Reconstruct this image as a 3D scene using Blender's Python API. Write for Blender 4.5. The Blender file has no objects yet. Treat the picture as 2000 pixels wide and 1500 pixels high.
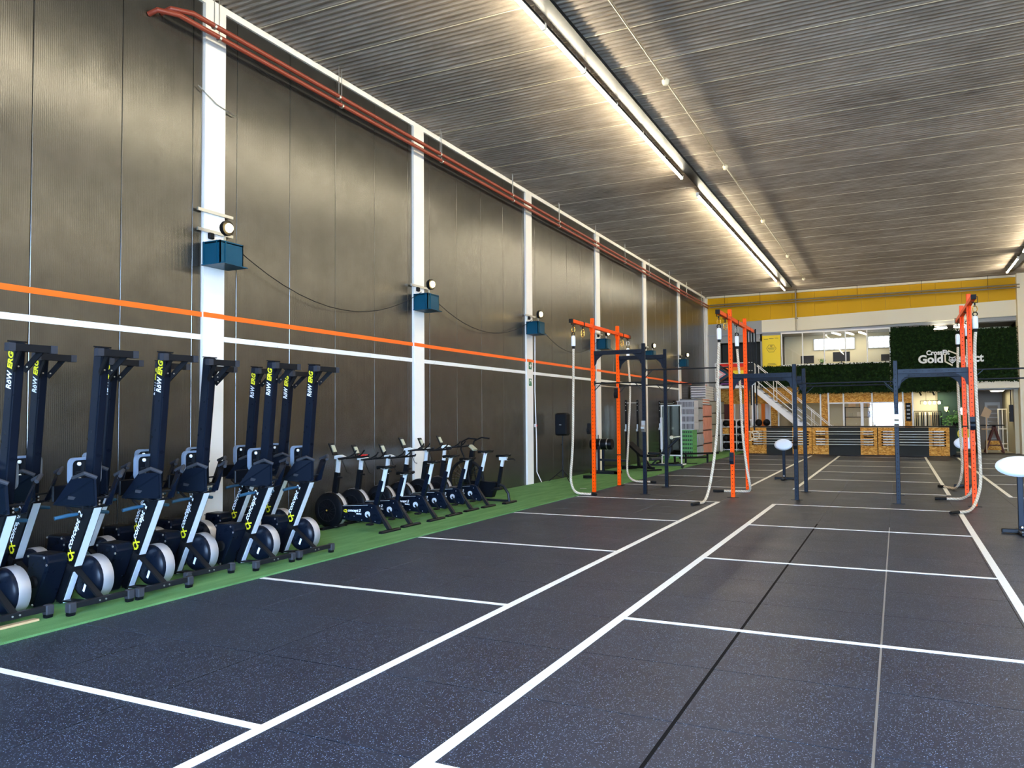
import bpy, math, random
from mathutils import Vector, Matrix
random.seed(7)
S = bpy.context.scene
COL = S.collection
# ------------------------------------------------------------------ camera, sky, exposure
YAW, PITCH, ROLL = 0.455, 0.0405, -0.0075
def cam_axes():
    cy, sy = math.cos(YAW), math.sin(YAW)
    f = Vector((-sy*math.cos(PITCH), cy*math.cos(PITCH), math.sin(PITCH)))
    r = Vector((cy, sy, 0)); u = r.cross(f)
    c, s = math.cos(ROLL), math.sin(ROLL)
    return c*r+s*u, -s*r+c*u, f
cr, cu, cf = cam_axes()
cd = bpy.data.cameras.new('camera'); cam = bpy.data.objects.new('camera', cd); COL.objects.link(cam)
cam.matrix_world = Matrix(((cr.x, cu.x, -cf.x, 8.149), (cr.y, cu.y, -cf.y, 0.0), (cr.z, cu.z, -cf.z, 1.695), (0, 0, 0, 1)))
cd.sensor_width = 36; cd.lens = 27.66; cd.clip_start = .05; cd.clip_end = 300
S.camera = cam
W = bpy.data.worlds.new('sky'); S.world = W; W.use_nodes = True
bg = W.node_tree.nodes['Background']
bg.inputs['Color'].default_value = (.40, .62, 1.0, 1); bg.inputs['Strength'].default_value = 19.0
vs = S.view_settings
vs.view_transform = 'Standard'; vs.look = 'None'; vs.gamma = 1; vs.exposure = 1.45; vs.use_curve_mapping = False
TUBE = 50.0      # strength of the ceiling tubes
def area(name, loc, rot, sx, sy, power, color):
    l = bpy.data.lights.new(name, 'AREA'); l.shape = 'RECTANGLE'; l.size = sx; l.size_y = sy; l.energy = power; l.color = color
    o = bpy.data.objects.new(name, l); o.location = loc; o.rotation_euler = rot; COL.objects.link(o); return o

# ------------------------------------------------------------------ materials
M = {}
def mat(name, col=(.5,.5,.5), rough=.5, metal=0., emit=None, es=1., build=None, spec=None, coat=0., alpha=None, trans=0.):
    m = bpy.data.materials.new(name); m.use_nodes = True
    nt = m.node_tree; b = nt.nodes['Principled BSDF']
    b.inputs['Base Color'].default_value = (*col, 1); b.inputs['Roughness'].default_value = rough; b.inputs['Metallic'].default_value = metal
    if spec is not None: b.inputs['Specular IOR Level'].default_value = spec
    if coat: b.inputs['Coat Weight'].default_value = coat
    if trans: b.inputs['Transmission Weight'].default_value = trans
    if emit: b.inputs['Emission Color'].default_value = (*emit, 1); b.inputs['Emission Strength'].default_value = es
    if build: build(nt, b)
    else:
        n = nt.nodes.new('ShaderNodeTexNoise'); n.inputs['Scale'].default_value = 9; n.inputs['Detail'].default_value = 3
        tc = nt.nodes.new('ShaderNodeTexCoord'); nt.links.new(tc.outputs['Object'], n.inputs['Vector'])
        mp = nt.nodes.new('ShaderNodeMapRange'); mp.inputs['To Min'].default_value = max(0, rough-.05); mp.inputs['To Max'].default_value = min(1, rough+.07)
        nt.links.new(n.outputs['Fac'], mp.inputs['Value']); nt.links.new(mp.outputs['Result'], b.inputs['Roughness'])
    M[name] = m; return m
def N(nt, t, **k):
    n = nt.nodes.new(t)
    for a, v in k.items():
        if a in n.inputs: n.inputs[a].default_value = v
        else: setattr(n, a, v)
    return n
def pos(nt, kind='Position', scale=(1,1,1)):
    mp = N(nt, 'ShaderNodeMapping'); mp.inputs['Scale'].default_value = scale
    if kind == 'Position':
        g = N(nt, 'ShaderNodeNewGeometry'); nt.links.new(g.outputs['Position'], mp.inputs['Vector'])
    else:
        g = N(nt, 'ShaderNodeTexCoord'); nt.links.new(g.outputs['Object'], mp.inputs['Vector'])
    return mp.outputs['Vector']
def ramp(nt, fac, stops):
    r = N(nt, 'ShaderNodeValToRGB'); e = r.color_ramp.elements
    while len(e) < len(stops): e.new(.5)
    for i, (p, c) in enumerate(stops): e[i].position = p; e[i].color = (*c, 1)
    nt.links.new(fac, r.inputs['Fac']); return r.outputs['Color']
def noise(nt, v, scale, detail=4, rough=.6):
    n = N(nt, 'ShaderNodeTexNoise', Scale=scale, Detail=detail, Roughness=rough); nt.links.new(v, n.inputs['Vector']); return n.outputs['Fac']
def bump(nt, b, h, strength=.3, dist=.01):
    u = N(nt, 'ShaderNodeBump', Strength=strength, Distance=dist); nt.links.new(h, u.inputs['Height']); nt.links.new(u.outputs['Normal'], b.inputs['Normal'])
def mth(nt, op, a, bb=None):
    n = N(nt, 'ShaderNodeMath'); n.operation = op
    for i, v in enumerate((a, bb)):
        if v is None: continue
        if isinstance(v, (int, float)): n.inputs[i].default_value = v
        else: nt.links.new(v, n.inputs[i])
    return n.outputs[0]
def axis(nt, ax, kind='Position'):
    s = N(nt, 'ShaderNodeSeparateXYZ'); nt.links.new(pos(nt, kind), s.inputs[0]); return s.outputs[ax]

def b_wall(nt, b):
    y = axis(nt, 'Y'); rib = mth(nt, 'SINE', mth(nt, 'MULTIPLY', y, 2*math.pi/.022))
    wob = noise(nt, pos(nt, scale=(1, .9, .35)), 1.6, 2)
    h = mth(nt, 'ADD', mth(nt, 'MULTIPLY', rib, .0005), mth(nt, 'MULTIPLY', wob, .010))
    bump(nt, b, h, .8, 1.0)
    nt.links.new(ramp(nt, noise(nt, pos(nt), 3), [(.3, (.104,.100,.090)), (.75, (.142,.137,.124))]), b.inputs['Base Color'])
mat('wall_metal', rough=.27, metal=.85, build=b_wall)
def b_ceil(nt, b):
    n1 = noise(nt, pos(nt, scale=(.6, 5, 1)), 2.2, 8, .7); n2 = noise(nt, pos(nt), .5, 3)
    f = mth(nt, 'ADD', mth(nt, 'MULTIPLY', n1, .7), mth(nt, 'MULTIPLY', n2, .4))
    nt.links.new(ramp(nt, f, [(.38, (.185,.153,.122)), (.54, (.30,.252,.203)), (.74, (.47,.40,.33))]), b.inputs['Base Color'])
    bump(nt, b, n1, .5, .02)
mat('ceiling_concrete', rough=.95, build=b_ceil)
def b_rub(nt, b):
    v = N(nt, 'ShaderNodeTexVoronoi', Scale=150.); nt.links.new(pos(nt), v.inputs['Vector'])
    s = N(nt, 'ShaderNodeSeparateColor'); nt.links.new(v.outputs['Color'], s.inputs[0])
    fleck = mth(nt, 'MULTIPLY', mth(nt, 'GREATER_THAN', s.outputs[0], .74), mth(nt, 'LESS_THAN', v.outputs['Distance'], .42))
    big = noise(nt, pos(nt), 1.1, 5)
    base = ramp(nt, big, [(.3, (.008,.0115,.022)), (.7, (.015,.0195,.033))])
    mx = N(nt, 'ShaderNodeMix'); mx.data_type = 'RGBA'; nt.links.new(mth(nt, 'MULTIPLY', fleck, s.outputs[1]), mx.inputs['Factor'])
    nt.links.new(base, mx.inputs['A']); mx.inputs['B'].default_value = (.26,.35,.50,1)
    nt.links.new(mx.outputs['Result'], b.inputs['Base Color'])
    fine = noise(nt, pos(nt), 160, 2); bump(nt, b, fine, .35, .002)
    nt.links.new(mth(nt, 'ADD', mth(nt, 'MULTIPLY', big, .22), .36), b.inputs['Roughness'])
mat('rubber_tile', rough=.5, spec=.36, build=b_rub)
mat('rubber_base', (.10,.105,.11), .8)
def b_line(nt, b):
    nt.links.new(ramp(nt, noise(nt, pos(nt), 14, 6, .8), [(.30, (.45,.46,.44)), (.42, (.80,.81,.78))]), b.inputs['Base Color'])
mat('line_paint', rough=.6, build=b_line)
def b_turf(nt, b):
    a = noise(nt, pos(nt), 220, 2, .8); c = noise(nt, pos(nt, scale=(3, .5, 1)), 2.2, 4)
    f = mth(nt, 'ADD', mth(nt, 'MULTIPLY', a, .7), mth(nt, 'MULTIPLY', c, .3))
    nt.links.new(ramp(nt, f, [(.32, (.05,.15,.042)), (.5, (.12,.29,.095)), (.7, (.25,.45,.19))]), b.inputs['Base Color'])
    bump(nt, b, a, .9, .01)
mat('turf', rough=.85, spec=.2, build=b_turf)
def b_osb(nt, b):
    v = N(nt, 'ShaderNodeTexVoronoi', Scale=16.); nt.links.new(pos(nt, scale=(1, 1, 2.1)), v.inputs['Vector'])
    s = N(nt, 'ShaderNodeSeparateColor'); nt.links.new(v.outputs['Color'], s.inputs[0])
    f = mth(nt, 'ADD', mth(nt, 'MULTIPLY', s.outputs[0], .6), mth(nt, 'MULTIPLY', noise(nt, pos(nt), 30), .4))
    nt.links.new(ramp(nt, f, [(.2, (.36,.14,.018)), (.5, (.62,.28,.04)), (.8, (.80,.46,.12))]), b.inputs['Base Color'])
mat('osb', rough=.6, spec=.15, build=b_osb)
def b_hedge(nt, b):
    nt.links.new(ramp(nt, noise(nt, pos(nt), 9, 3), [(.35, (.003,.009,.002)), (.55, (.008,.024,.004)), (.72, (.03,.06,.012))]), b.inputs['Base Color'])
mat('hedge_leaf', rough=.7, spec=.1, build=b_hedge)
def b_rope(nt, b):
    z = axis(nt, 'Z', 'Object'); x = axis(nt, 'X', 'Object')
    t = mth(nt, 'SINE', mth(nt, 'ADD', mth(nt, 'MULTIPLY', z, 130), mth(nt, 'MULTIPLY', x, 110)))
    nt.links.new(ramp(nt, t, [(.0, (.52,.43,.31)), (.6, (.68,.58,.44))]), b.inputs['Base Color']); bump(nt, b, t, .6, .004)
mat('rope', rough=.9, build=b_rope)
mat('column_white', (.86,.83,.76), .55)
mat('white_steel', (.85,.84,.80), .4)
mat('ochre', (.66,.36,.004), .5, spec=.15)
mat('cream', (.80,.72,.52), .55)
mat('grey_panel', (.34,.34,.32), .5)
mat('orange_line', (1.0,.14,.004), .5)
mat('orange_steel', (1.0,.085,.0), .38, spec=.13)
mat('navy_steel', (.007,.011,.019), .38, spec=.13)
mat('blue_steel', (.004,.060,.105), .32, spec=.13)
mat('dark_steel', (.010,.011,.013), .35, spec=.13)
mat('hole_black', (.004,.003,.003), .9, spec=.13)
mat('red_pipe', (.24,.040,.020), .4)
mat('grey_pipe', (.42,.38,.30), .35, .7)
mat('zinc', (.55,.55,.52), .35, .9)
mat('black_plastic', (.004,.005,.007), .34, spec=.13)
mat('navy_plastic', (.0035,.006,.012), .28, spec=.13)
mat('matt_black', (.008,.008,.009), .6, spec=.13)
mat('grey_cap', (.035,.036,.042), .6, spec=.13)
mat('silver', (.80,.84,.86), .32, .35)
mat('mesh_silver', (.50,.50,.52), .40, .6)
mat('seat_blue', (.16,.20,.26), .5)
mat('grip_blue', (.012,.07,.13), .5)
mat('yellow_print', (.80,.72,.02), .5)
mat('white_print', (.85,.87,.88), .5)
mat('screen', (.42,.42,.30), .3)
mat('gold_metal', (.80,.48,.10), .25, .9)
mat('white_pad', (.70,.74,.78), .4)
mat('tape_black', (.01,.01,.01), .6, spec=.13)
mat('wood_light', (.50,.33,.17), .6)
mat('ring_wood', (.62,.45,.26), .5)
mat('crate_grey', (.55,.56,.60), .5); mat('crate_green', (.14,.42,.14), .5); mat('crate_dark', (.03,.03,.045), .7)
mat('cloth_grey', (.36,.37,.40), .9); mat('cloth_salmon', (.66,.28,.20), .9); mat('cloth_beige', (.38,.37,.31), .9)
mat('poster_yellow', (.92,.66,.004), .5)
mat('dark_print', (.16,.09,.01), .6)
mat('red_cloth', (.72,.02,.01), .8); mat('orange_cloth', (.85,.20,.01), .8); mat('purple_cloth', (.16,.05,.18), .8)
mat('brown_cloth', (.10,.03,.02), .8); mat('pink_cloth', (.75,.30,.32), .8); mat('white_cloth', (.75,.74,.72), .8); mat('green_cloth', (.10,.42,.05), .8)
mat('dark_room', (.018,.022,.020), .8); mat('green_room', (.02,.05,.035), .8); mat('room_wall', (.55,.50,.34), .7); mat('room_grey', (.20,.18,.15), .7)
mat('sign_green', (.015,.16,.05), .5)
mat('plant_green', (.06,.20,.03), .6)
mat('plate_yellow', (.62,.50,.03), .5)
mat('mirror', (.22,.21,.16), .08, 1.)
mat('exit_white', (.85,.85,.80), .5)
mat('floor_concrete', (.42,.38,.28), .35)
mat('tube_light', (1,1,1), .5, emit=(1.0,.90,.68), es=TUBE)
mat('spot_light', (1,1,1), .5, emit=(1.0,.72,.28), es=22)
mat('bulb_light', (1,1,1), .5, emit=(1.0,.85,.55), es=14)
mat('pane_glow', (1,1,1), .5, emit=(.95,1.0,.93), es=.35)
mat('glassblock_light', (1,1,1), .5, emit=(.75,.92,1.0), es=.55)
mat('panel_light', (1,1,1), .5, emit=(1.0,.93,.75), es=2.5)
def b_glass(nt, b):
    t = N(nt, 'ShaderNodeBsdfTransparent'); g = N(nt, 'ShaderNodeBsdfGlossy', Roughness=.02); m = N(nt, 'ShaderNodeMixShader')
    fr = N(nt, 'ShaderNodeFresnel', IOR=1.5); nt.links.new(fr.outputs[0], m.inputs[0])
    nt.links.new(t.outputs[0], m.inputs[1]); nt.links.new(g.outputs[0], m.inputs[2])
    nt.links.new(m.outputs[0], nt.nodes['Material Output'].inputs['Surface'])
mat('glass', build=b_glass)

# ------------------------------------------------------------------ mesh helpers
class MB:
    def __init__(s): s.v = []; s.f = []
    def add(s, vs_, fs):
        n = len(s.v); s.v += [tuple(v) for v in vs_]; s.f += [tuple(i+n for i in f) for f in fs]; return s
    def box(s, x0, x1, y0, y1, z0, z1):
        return s.add([(x0,y0,z0),(x1,y0,z0),(x1,y1,z0),(x0,y1,z0),(x0,y0,z1),(x1,y0,z1),(x1,y1,z1),(x0,y1,z1)],
                     [(0,3,2,1),(4,5,6,7),(0,1,5,4),(1,2,6,5),(2,3,7,6),(3,0,4,7)])
    def cbox(s, x0, x1, y0, y1, z0, z1, c=.01):
        """box with chamfered vertical (z) and top edges"""
        def ring(i, z): return [(x0+i,y0+c,z),(x0+c,y0+i,z),(x1-c,y0+i,z),(x1-i,y0+c,z),(x1-i,y1-c,z),(x1-c,y1-i,z),(x0+c,y1-i,z),(x0+i,y1-c,z)]
        def inner(z): return [(x0+c,y0+2*c,z),(x0+2*c,y0+c,z),(x1-2*c,y0+c,z),(x1-c,y0+2*c,z),(x1-c,y1-2*c,z),(x1-2*c,y1-c,z),(x0+2*c,y1-c,z),(x0+c,y1-2*c,z)]
        vs_ = inner(z0)+ring(0,z0+c)+ring(0,z1-c)+inner(z1)
        fs = [tuple(range(7,-1,-1)), tuple(range(24,32))]
        for k in range(3):
            for i in range(8): j = (i+1) % 8; fs.append((k*8+i,k*8+j,k*8+8+j,k*8+8+i))
        return s.add(vs_, fs)
    def beam(s, p, q, w, h, up=(0,0,1)):
        """rectangular bar from p to q; w across, h along up"""
        p, q = Vector(p), Vector(q); d = (q-p).normalized(); up = Vector(up)
        a = d.cross(up)
        if a.length < 1e-4: a = d.cross(Vector((1,0,0)))
        a.normalize(); b = a.cross(d).normalized()
        a *= w/2; b *= h/2
        vs_ = [p-a-b,p+a-b,p+a+b,p-a+b,q-a-b,q+a-b,q+a+b,q-a+b]
        return s.add(vs_, [(0,3,2,1),(4,5,6,7),(0,1,5,4),(1,2,6,5),(2,3,7,6),(3,0,4,7)])
    def tube(s, path, r, n=8, closed=False):
        P = [Vector(p) for p in path]; m = len(P); vs_ = []; fs = []
        rr = r if isinstance(r, (list, tuple)) else [r]*m
        prev = None
        for i, p in enumerate(P):
            if closed: t = P[(i+1) % m]-P[i-1]
            else: t = P[min(i+1, m-1)]-P[max(i-1, 0)]
            t.normalize()
            if prev is None:
                a = t.cross(Vector((0,0,1)))
                if a.length < .05: a = t.cross(Vector((1,0,0)))
            else: a = prev-t*prev.dot(t)
            a.normalize(); prev = a; b = t.cross(a)
            for k in range(n):
                w = 2*math.pi*k/n; vs_.append(p+(a*math.cos(w)+b*math.sin(w))*rr[i])
        for i in range(m if closed else m-1):
            for k in range(n):
                j = (k+1) % n; i2 = (i+1) % m; fs.append((i*n+k, i*n+j, i2*n+j, i2*n+k))
        if not closed: fs += [tuple(range(n-1,-1,-1)), tuple(range((m-1)*n, m*n))]
        return s.add(vs_, fs)
    def cyl(s, p, q, r, n=12, r2=None): return s.tube([p, q], [r, r2 if r2 is not None else r], n)
    def prism(s, poly, axis_, a, b):
        """poly: 2D points; axis_: the extruded axis"""
        def P(u, w, t): return {'x': (t,u,w), 'y': (u,t,w), 'z': (u,w,t)}[axis_]
        n = len(poly); vs_ = [P(u,w,a) for u, w in poly]+[P(u,w,b) for u, w in poly]
        fs = [tuple(range(n)), tuple(range(2*n-1, n-1, -1))]+[(i, i+n, (i+1) % n+n, (i+1) % n) for i in range(n)]
        return s.add(vs_, fs)
    def lathe(s, prof, c=(0,0,0), ax='z', n=20):
        c = Vector(c); vs_ = []; fs = []; m = len(prof)
        for r, h in prof:
            for k in range(n):
                w = 2*math.pi*k/n; u, v = r*math.cos(w), r*math.sin(w)
                vs_.append(c+Vector({'z': (u,v,h), 'y': (u,h,v), 'x': (h,u,v)}[ax]))
        for i in range(m-1):
            for k in range(n): j = (k+1) % n; fs.append((i*n+k, i*n+j, (i+1)*n+j, (i+1)*n+k))
        fs += [tuple(range(n-1,-1,-1)), tuple(range((m-1)*n, m*n))]
        return s.add(vs_, fs)
    def mesh(s, name, m):
        me = bpy.data.meshes.new(name); me.from_pydata(s.v, [], s.f); me.validate(); me.materials.append(M[m] if isinstance(m, str) else m)
        import bmesh as _b
        bm = _b.new(); bm.from_mesh(me); _b.ops.recalc_face_normals(bm, faces=bm.faces); bm.to_mesh(me); bm.free()
        return me
def link(name, me, parent=None, loc=None, smooth=False):
    o = bpy.data.objects.new(name, me); COL.objects.link(o)
    if parent: o.parent = parent
    if loc: o.location = loc
    if smooth:
        for p in me.polygons: p.use_smooth = True
    return o
def obj(name, mb, m, parent=None, smooth=False, bevel=0., loc=None, kind=None, label=None):
    o = link(name, mb.mesh(name, m), parent, loc, smooth)
    if smooth:
        try: o.data.set_sharp_from_angle(angle=math.radians(40))
        except Exception: pass
    if bevel:
        b = o.modifiers.new('bevel', 'BEVEL'); b.width = bevel; b.segments = 2; b.limit_method = 'ANGLE'
    if kind: o['kind'] = kind
    if label: o['label'] = label
    return o
def tag(o, label, cat, group=None, kind=None):
    o['label'] = label; o['category'] = cat
    if group: o['group'] = group
    if kind: o['kind'] = kind
    return o
def thing(name, label, cat, loc=(0,0,0), rz=0, group=None):
    o = bpy.data.objects.new(name, None); COL.objects.link(o); o.location = loc; o.rotation_euler = (0,0,rz); o.empty_display_size = .1
    return tag(o, label, cat, group)
def structure(name, mb, m, **k):
    o = obj(name, mb, m, **k); o['kind'] = 'structure'; return o
def dup(root, loc=None, label=None, skip=(), rz=None):
    def cp(o, par):
        c = o.copy(); COL.objects.link(c); c.parent = par
        for ch in o.children:
            if ch.name.split('.')[0] not in skip: cp(ch, c)
        return c
    r = cp(root, root.parent)
    if loc: r.location = loc
    if rz is not None: r.rotation_euler = (0,0,rz)
    if label: r['label'] = label
    return r
def dup_children(root): return {c.name.split('.')[0]: c for c in root.children}
def text(name, txt, size, m, parent, origin, X, Y, shear=0., ext=.001, offset=0., right=False, width=None):
    cu_ = bpy.data.curves.new('t', 'FONT'); cu_.body = txt; cu_.size = size; cu_.shear = shear; cu_.extrude = ext; cu_.offset = offset; cu_.resolution_u = 3
    t = bpy.data.objects.new('t', cu_); COL.objects.link(t)
    dg = bpy.context.evaluated_depsgraph_get(); me = bpy.data.meshes.new_from_object(t.evaluated_get(dg))
    bpy.data.objects.remove(t); bpy.data.curves.remove(cu_)
    me.name = name; me.materials.clear(); me.materials.append(M[m])
    xs = [v.co.x for v in me.vertices]; x0, x1 = min(xs), max(xs); sc = (width/(x1-x0)) if width else 1.
    X, Y = Vector(X).normalized(), Vector(Y).normalized(); Z = X.cross(Y); O = Vector(origin)
    for v in me.vertices:
        c = v.co.copy(); xx = (c.x-(x1 if right else x0))*sc; v.co = O+X*xx+Y*c.y+Z*c.z
    return link(name, me, parent)
def stroke(mb, pts, w, y, d=.01, closed=False):
    """ribbon strokes lying in the x-z plane at depth y"""
    P = pts+[pts[0]] if closed else pts
    for a, b in zip(P, P[1:]):
        dx, dz = b[0]-a[0], b[1]-a[1]; L = math.hypot(dx, dz) or 1; nx, nz = -dz/L*w/2, dx/L*w/2; ex, ez = dx/L*w*.35, dz/L*w*.35
        mb.prism([(a[0]-ex+nx,a[1]-ez+nz),(b[0]+ex+nx,b[1]+ez+nz),(b[0]+ex-nx,b[1]+ez-nz),(a[0]-ex-nx,a[1]-ez-nz)], 'y', y-d, y)
    return mb
# ================================================================== ROOM SHELL
XR, YN, YF, H = 16.6, -4.0, 37.7, 7.3
fl = structure('floor', MB().box(-.3, XR, YN, 46.5, -.20, -.012), 'rubber_base')
tile = MB().cbox(.0015, .9985, .0015, .9985, -.010, 0, .0025).mesh('floor_tile', 'rubber_tile')
cells = [(x, y) for x in range(2, 16) for y in range(-4, 38)]
cells.sort(key=lambda c: (0 if 2 <= c[0] <= 13 and c[1] > 1 else 1, (c[0]+.5-8.1)**2+(c[1]+.85)**2))
for x, y in cells[:298]: link('floor_tile', tile, fl, (x, y+.35, 0))
rest = MB()
for x, y in cells[298:]: rest.cbox(x+.0015, x+.9985, y+.3515, y+1.3485, -.010, 0, .0025)
o = obj('floor_tile', rest, 'rubber_tile', fl, kind='stuff')
obj('floor_slab', MB().box(-.3, XR, 37.9, 46.5, -.03, -.004), 'floor_concrete', fl)
obj('floor_slab', MB().box(-.3, 2.0, YN, 37.9, -.03, -.002), 'rubber_base', fl)
obj('seam_strip', MB().box(6.99, 7.012, .2, 13.0, -.001, .0004), 'hole_black', fl)
obj('seam_strip', MB().box(7.994, 8.008, .2, 13.0, -.001, .0004), 'zinc', fl)
def mline(x0, x1, y0, y1): obj('marking_line', MB().box(x0, x1, y0, y1, .0005, .0025), 'line_paint', fl)
LY1 = [.25, 3.32, 6.38, 9.43, 12.5, 15.5]; LY2 = [18.7, 21.75, 24.7, 27.6, 30.5, 33.3]
for xa, ya, yb in ((4.99, -3.9, 15.53), (6.03, -3.9, 15.53), (4.99, 18.7, 34.0), (6.03, 18.7, 34.0), (9.06, -3.9, 15.53), (9.06, 18.5, 34.0), (10.14, 18.5, 34.0), (10.14, -3.9, 15.53)):
    mline(xa-.038, xa+.038, ya, yb)
for y in LY1+LY2:
    mline(2.06 if y < 17 else 1.95, 4.952, y-.032, y+.032)
for y in LY1+[18.5]+LY2[1:]: mline(6.068, 9.022, y-.032, y+.032)
for y in LY1+[18.5]+LY2[1:]: mline(10.178, 13.2, y-.032, y+.032)
turf = obj('turf_strip', MB().box(0.02, 2.05, YN+.05, 37.6, .0005, .018), 'turf')
tag(turf, 'long green artificial turf strip along the dark metal wall', 'turf', kind='stuff')

# left wall: vertical ribbed panels between white columns
wl = structure('wall_left', MB().box(-.35, -.06, YN, 46.5, -.1, H+.2), 'matt_black')
cols_y = [2.6+5*k for k in range(-1, 8)]
for cy in cols_y[:-1]:
    ys = [cy+.19, cy+.42, cy+1.48, cy+2.55, cy+3.62, cy+4.66, cy+4.81]
    for a, b in zip(ys, ys[1:]):
        if b < YN: continue
        obj('wall_panel', MB().cbox(-.06, 0, max(a, YN)+.004, b-.004, 0, H-.09, .004), 'wall_metal', wl)
for k, cy in enumerate(cols_y):
    if cy < YN: continue
    o = structure('trim_%d' % (k+1), MB().box(-.06, .035, cy-.175, cy+.175, 0, H-.05), 'column_white')
obj('wall_rail', MB().box(-.06, .03, YN, YF, H-.09, H), 'column_white', wl)
obj('orange_stripe', MB().box(.0005, .004, YN, YF-3, 3.02, 3.085), 'orange_line', wl, label='orange target line across wall and columns')
for cy in cols_y:
    if cy < YN: continue
    obj('orange_stripe', MB().box(.0355, .039, cy-.176, cy+.176, 3.02, 3.085), 'orange_line', wl)
for a in cols_y:
    if a+4.8 < YN or a > 32: continue
    obj('white_stripe', MB().box(.0005, .004, max(a+.18, YN), min(a+4.82, 33.5), 2.72, 2.79), 'line_paint', wl)
    if a >= YN: pass

# ceiling: ribbed concrete planks 1.2 m wide with pale joints
ce = structure('ceiling', MB().box(-.3, XR, YN, 46.8, H+.05, H+.3), 'matt_black')
def plank(mb):
    n = 10; pr = []; w = 1.2
    pr.append((.006, H+.04)); pr.append((.006, H-.0))
    for i in range(n):
        u = .02+(w-.04)*i/n; d = (w-.04)/n
        pr += [(u+d*.10, H), (u+d*.35, H+.024), (u+d*.65, H+.024), (u+d*.90, H)]
    pr += [(w-.006, H), (w-.006, H+.04)]
    # quads along x
    vs_ = [(0, a, b) for a, b in pr]+[(XR, a, b) for a, b in pr]; m = len(pr)
    mb.add(vs_, [(i, i+1, i+1+m, i+m) for i in range(m-1)]); return mb
pm = plank(MB()).mesh('ceiling_plank', 'ceiling_concrete')
k = -4
while 7.2+1.2*k-2.4 < YF:
    y = 7.2+1.2*k-2.4
    if y > YN-1.2 and y < YF: link('ceiling_plank', pm, ce, (0, y, 0))
    if YN < y < YF: obj('joint_strip', MB().box(0, XR, y-.006, y+.006, H-.004, H+.03), 'cream', ce)
    k += 1

# right wall (outside the frame) and the near end with its open door
structure('wall_right', MB().box(XR, XR+.3, YN, 46.5, -.1, H+.2), 'cream')
wn = structure('wall_near', MB().box(-.3, 5.9, YN-.3, YN, -.1, H+.2).box(15.0, XR+.3, YN-.3, YN, -.1, H+.2).box(5.9, 15.0, YN-.3, YN, 5.6, H+.2), 'grey_panel')
gr = MB().box(-30, 40, -40, YN-.3, -.3, -.05)
structure('ground', gr, 'room_grey')

# ================================================================== FAR FACADE
wf = structure('wall_far', MB().box(-.3, XR, 37.85, 38.0, 5.45, H+.2), 'grey_panel')
def fp(name, x0, x1, z0, z1, m, y0=YF, y1=37.85, par=wf, **k): return obj(name, MB().box(x0, x1, y0, y1, z0, z1), m, par, **k)
for i in range(13):
    a = .12+.96*i; zb = lambda x: 5.97+.025*(x-.2)
    obj('wall_panel', MB().prism([(a+.003, zb(a)), (a+.957, zb(a+.96)), (a+.957, 7.2), (a+.003, 7.2)], 'y', YF, 37.85), 'ochre', wf)
fp('ceiling_rail', .1, 12.6, 7.2, 7.29, 'cream', 37.6)
obj('cream_band', MB().prism([(2.6, 5.44), (12.6, 5.63), (12.6, 6.28), (2.6, 6.03)], 'y', YF+.005, 37.85), 'cream', wf); obj('grey_band', MB().prism([(.12, 5.44), (2.6, 5.44), (2.6, 6.03), (.12, 5.968)], 'y', YF+.005, 37.85), 'grey_panel', wf)
fp('header_beam', .12, 7.95, 5.40, 5.46, 'cloth_grey', 37.6)
fp('grey_wall', .12, .70, 2.95, 5.4, 'grey_panel'); fp('grey_wall', .70, 2.6, 5.05, 5.4, 'grey_panel'); fp('grey_wall', 2.52, 3.45, 2.95, 5.4, 'grey_panel')
fp('slab_edge', .12, 12.6, 2.62, 2.95, 'grey_panel', 37.8, 38.0)
fp('white_jamb', .40, .52, 0, 2.95, 'column_white', 37.5); fp('white_jamb', .05, .14, 0, 7.2, 'column_white', 37.5)
fp('osb_fascia', .52, 5.05, 2.17, 2.9, 'osb'); fp('osb_fascia', 5.4, 8.42, 2.17, 2.9, 'osb')
fp('osb_pillar', 2.93, 3.22, 0, 2.17, 'osb'); fp('osb_pillar', 5.07, 5.40, 0, 2.9, 'osb'); fp('osb_pillar', 8.42, 8.72, 0, 2.9, 'osb')
fp('osb_parapet', .52, 2.93, 0, 1.08, 'dark_room'); fp('osb_parapet', 5.4, 8.42, 0, 1.1, 'dark_room')
for x in (5.07, 5.40, 6.02, 7.17, 8.37, 8.74): fp('white_mullion', x-.03, x+.03, 1.1, 2.9, 'white_steel', 37.62)
for x in (.55, 1.30, 1.9, 2.35, 2.9, 3.26): fp('white_mullion', x-.025, x+.025, 1.1, 2.17, 'white_steel', 37.64)
fp('white_mullion', 6.70, 6.82, 1.1, 2.15, 'white_steel', 37.66)
fp('timber_lintel', 8.74, 11.15, 2.60, 2.68, 'wood_light', 37.6)
fp('cream_lintel', 11.05, 12.6, 2.68, 2.98, 'cream', 37.5)
structure('trim_20', MB().box(12.6, 13.0, 37.35, 38.0, 0, H), 'cream')
structure('wall_beyond', MB().box(13.0, XR, 37.7, 38.0, 0, H), 'cream')
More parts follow.
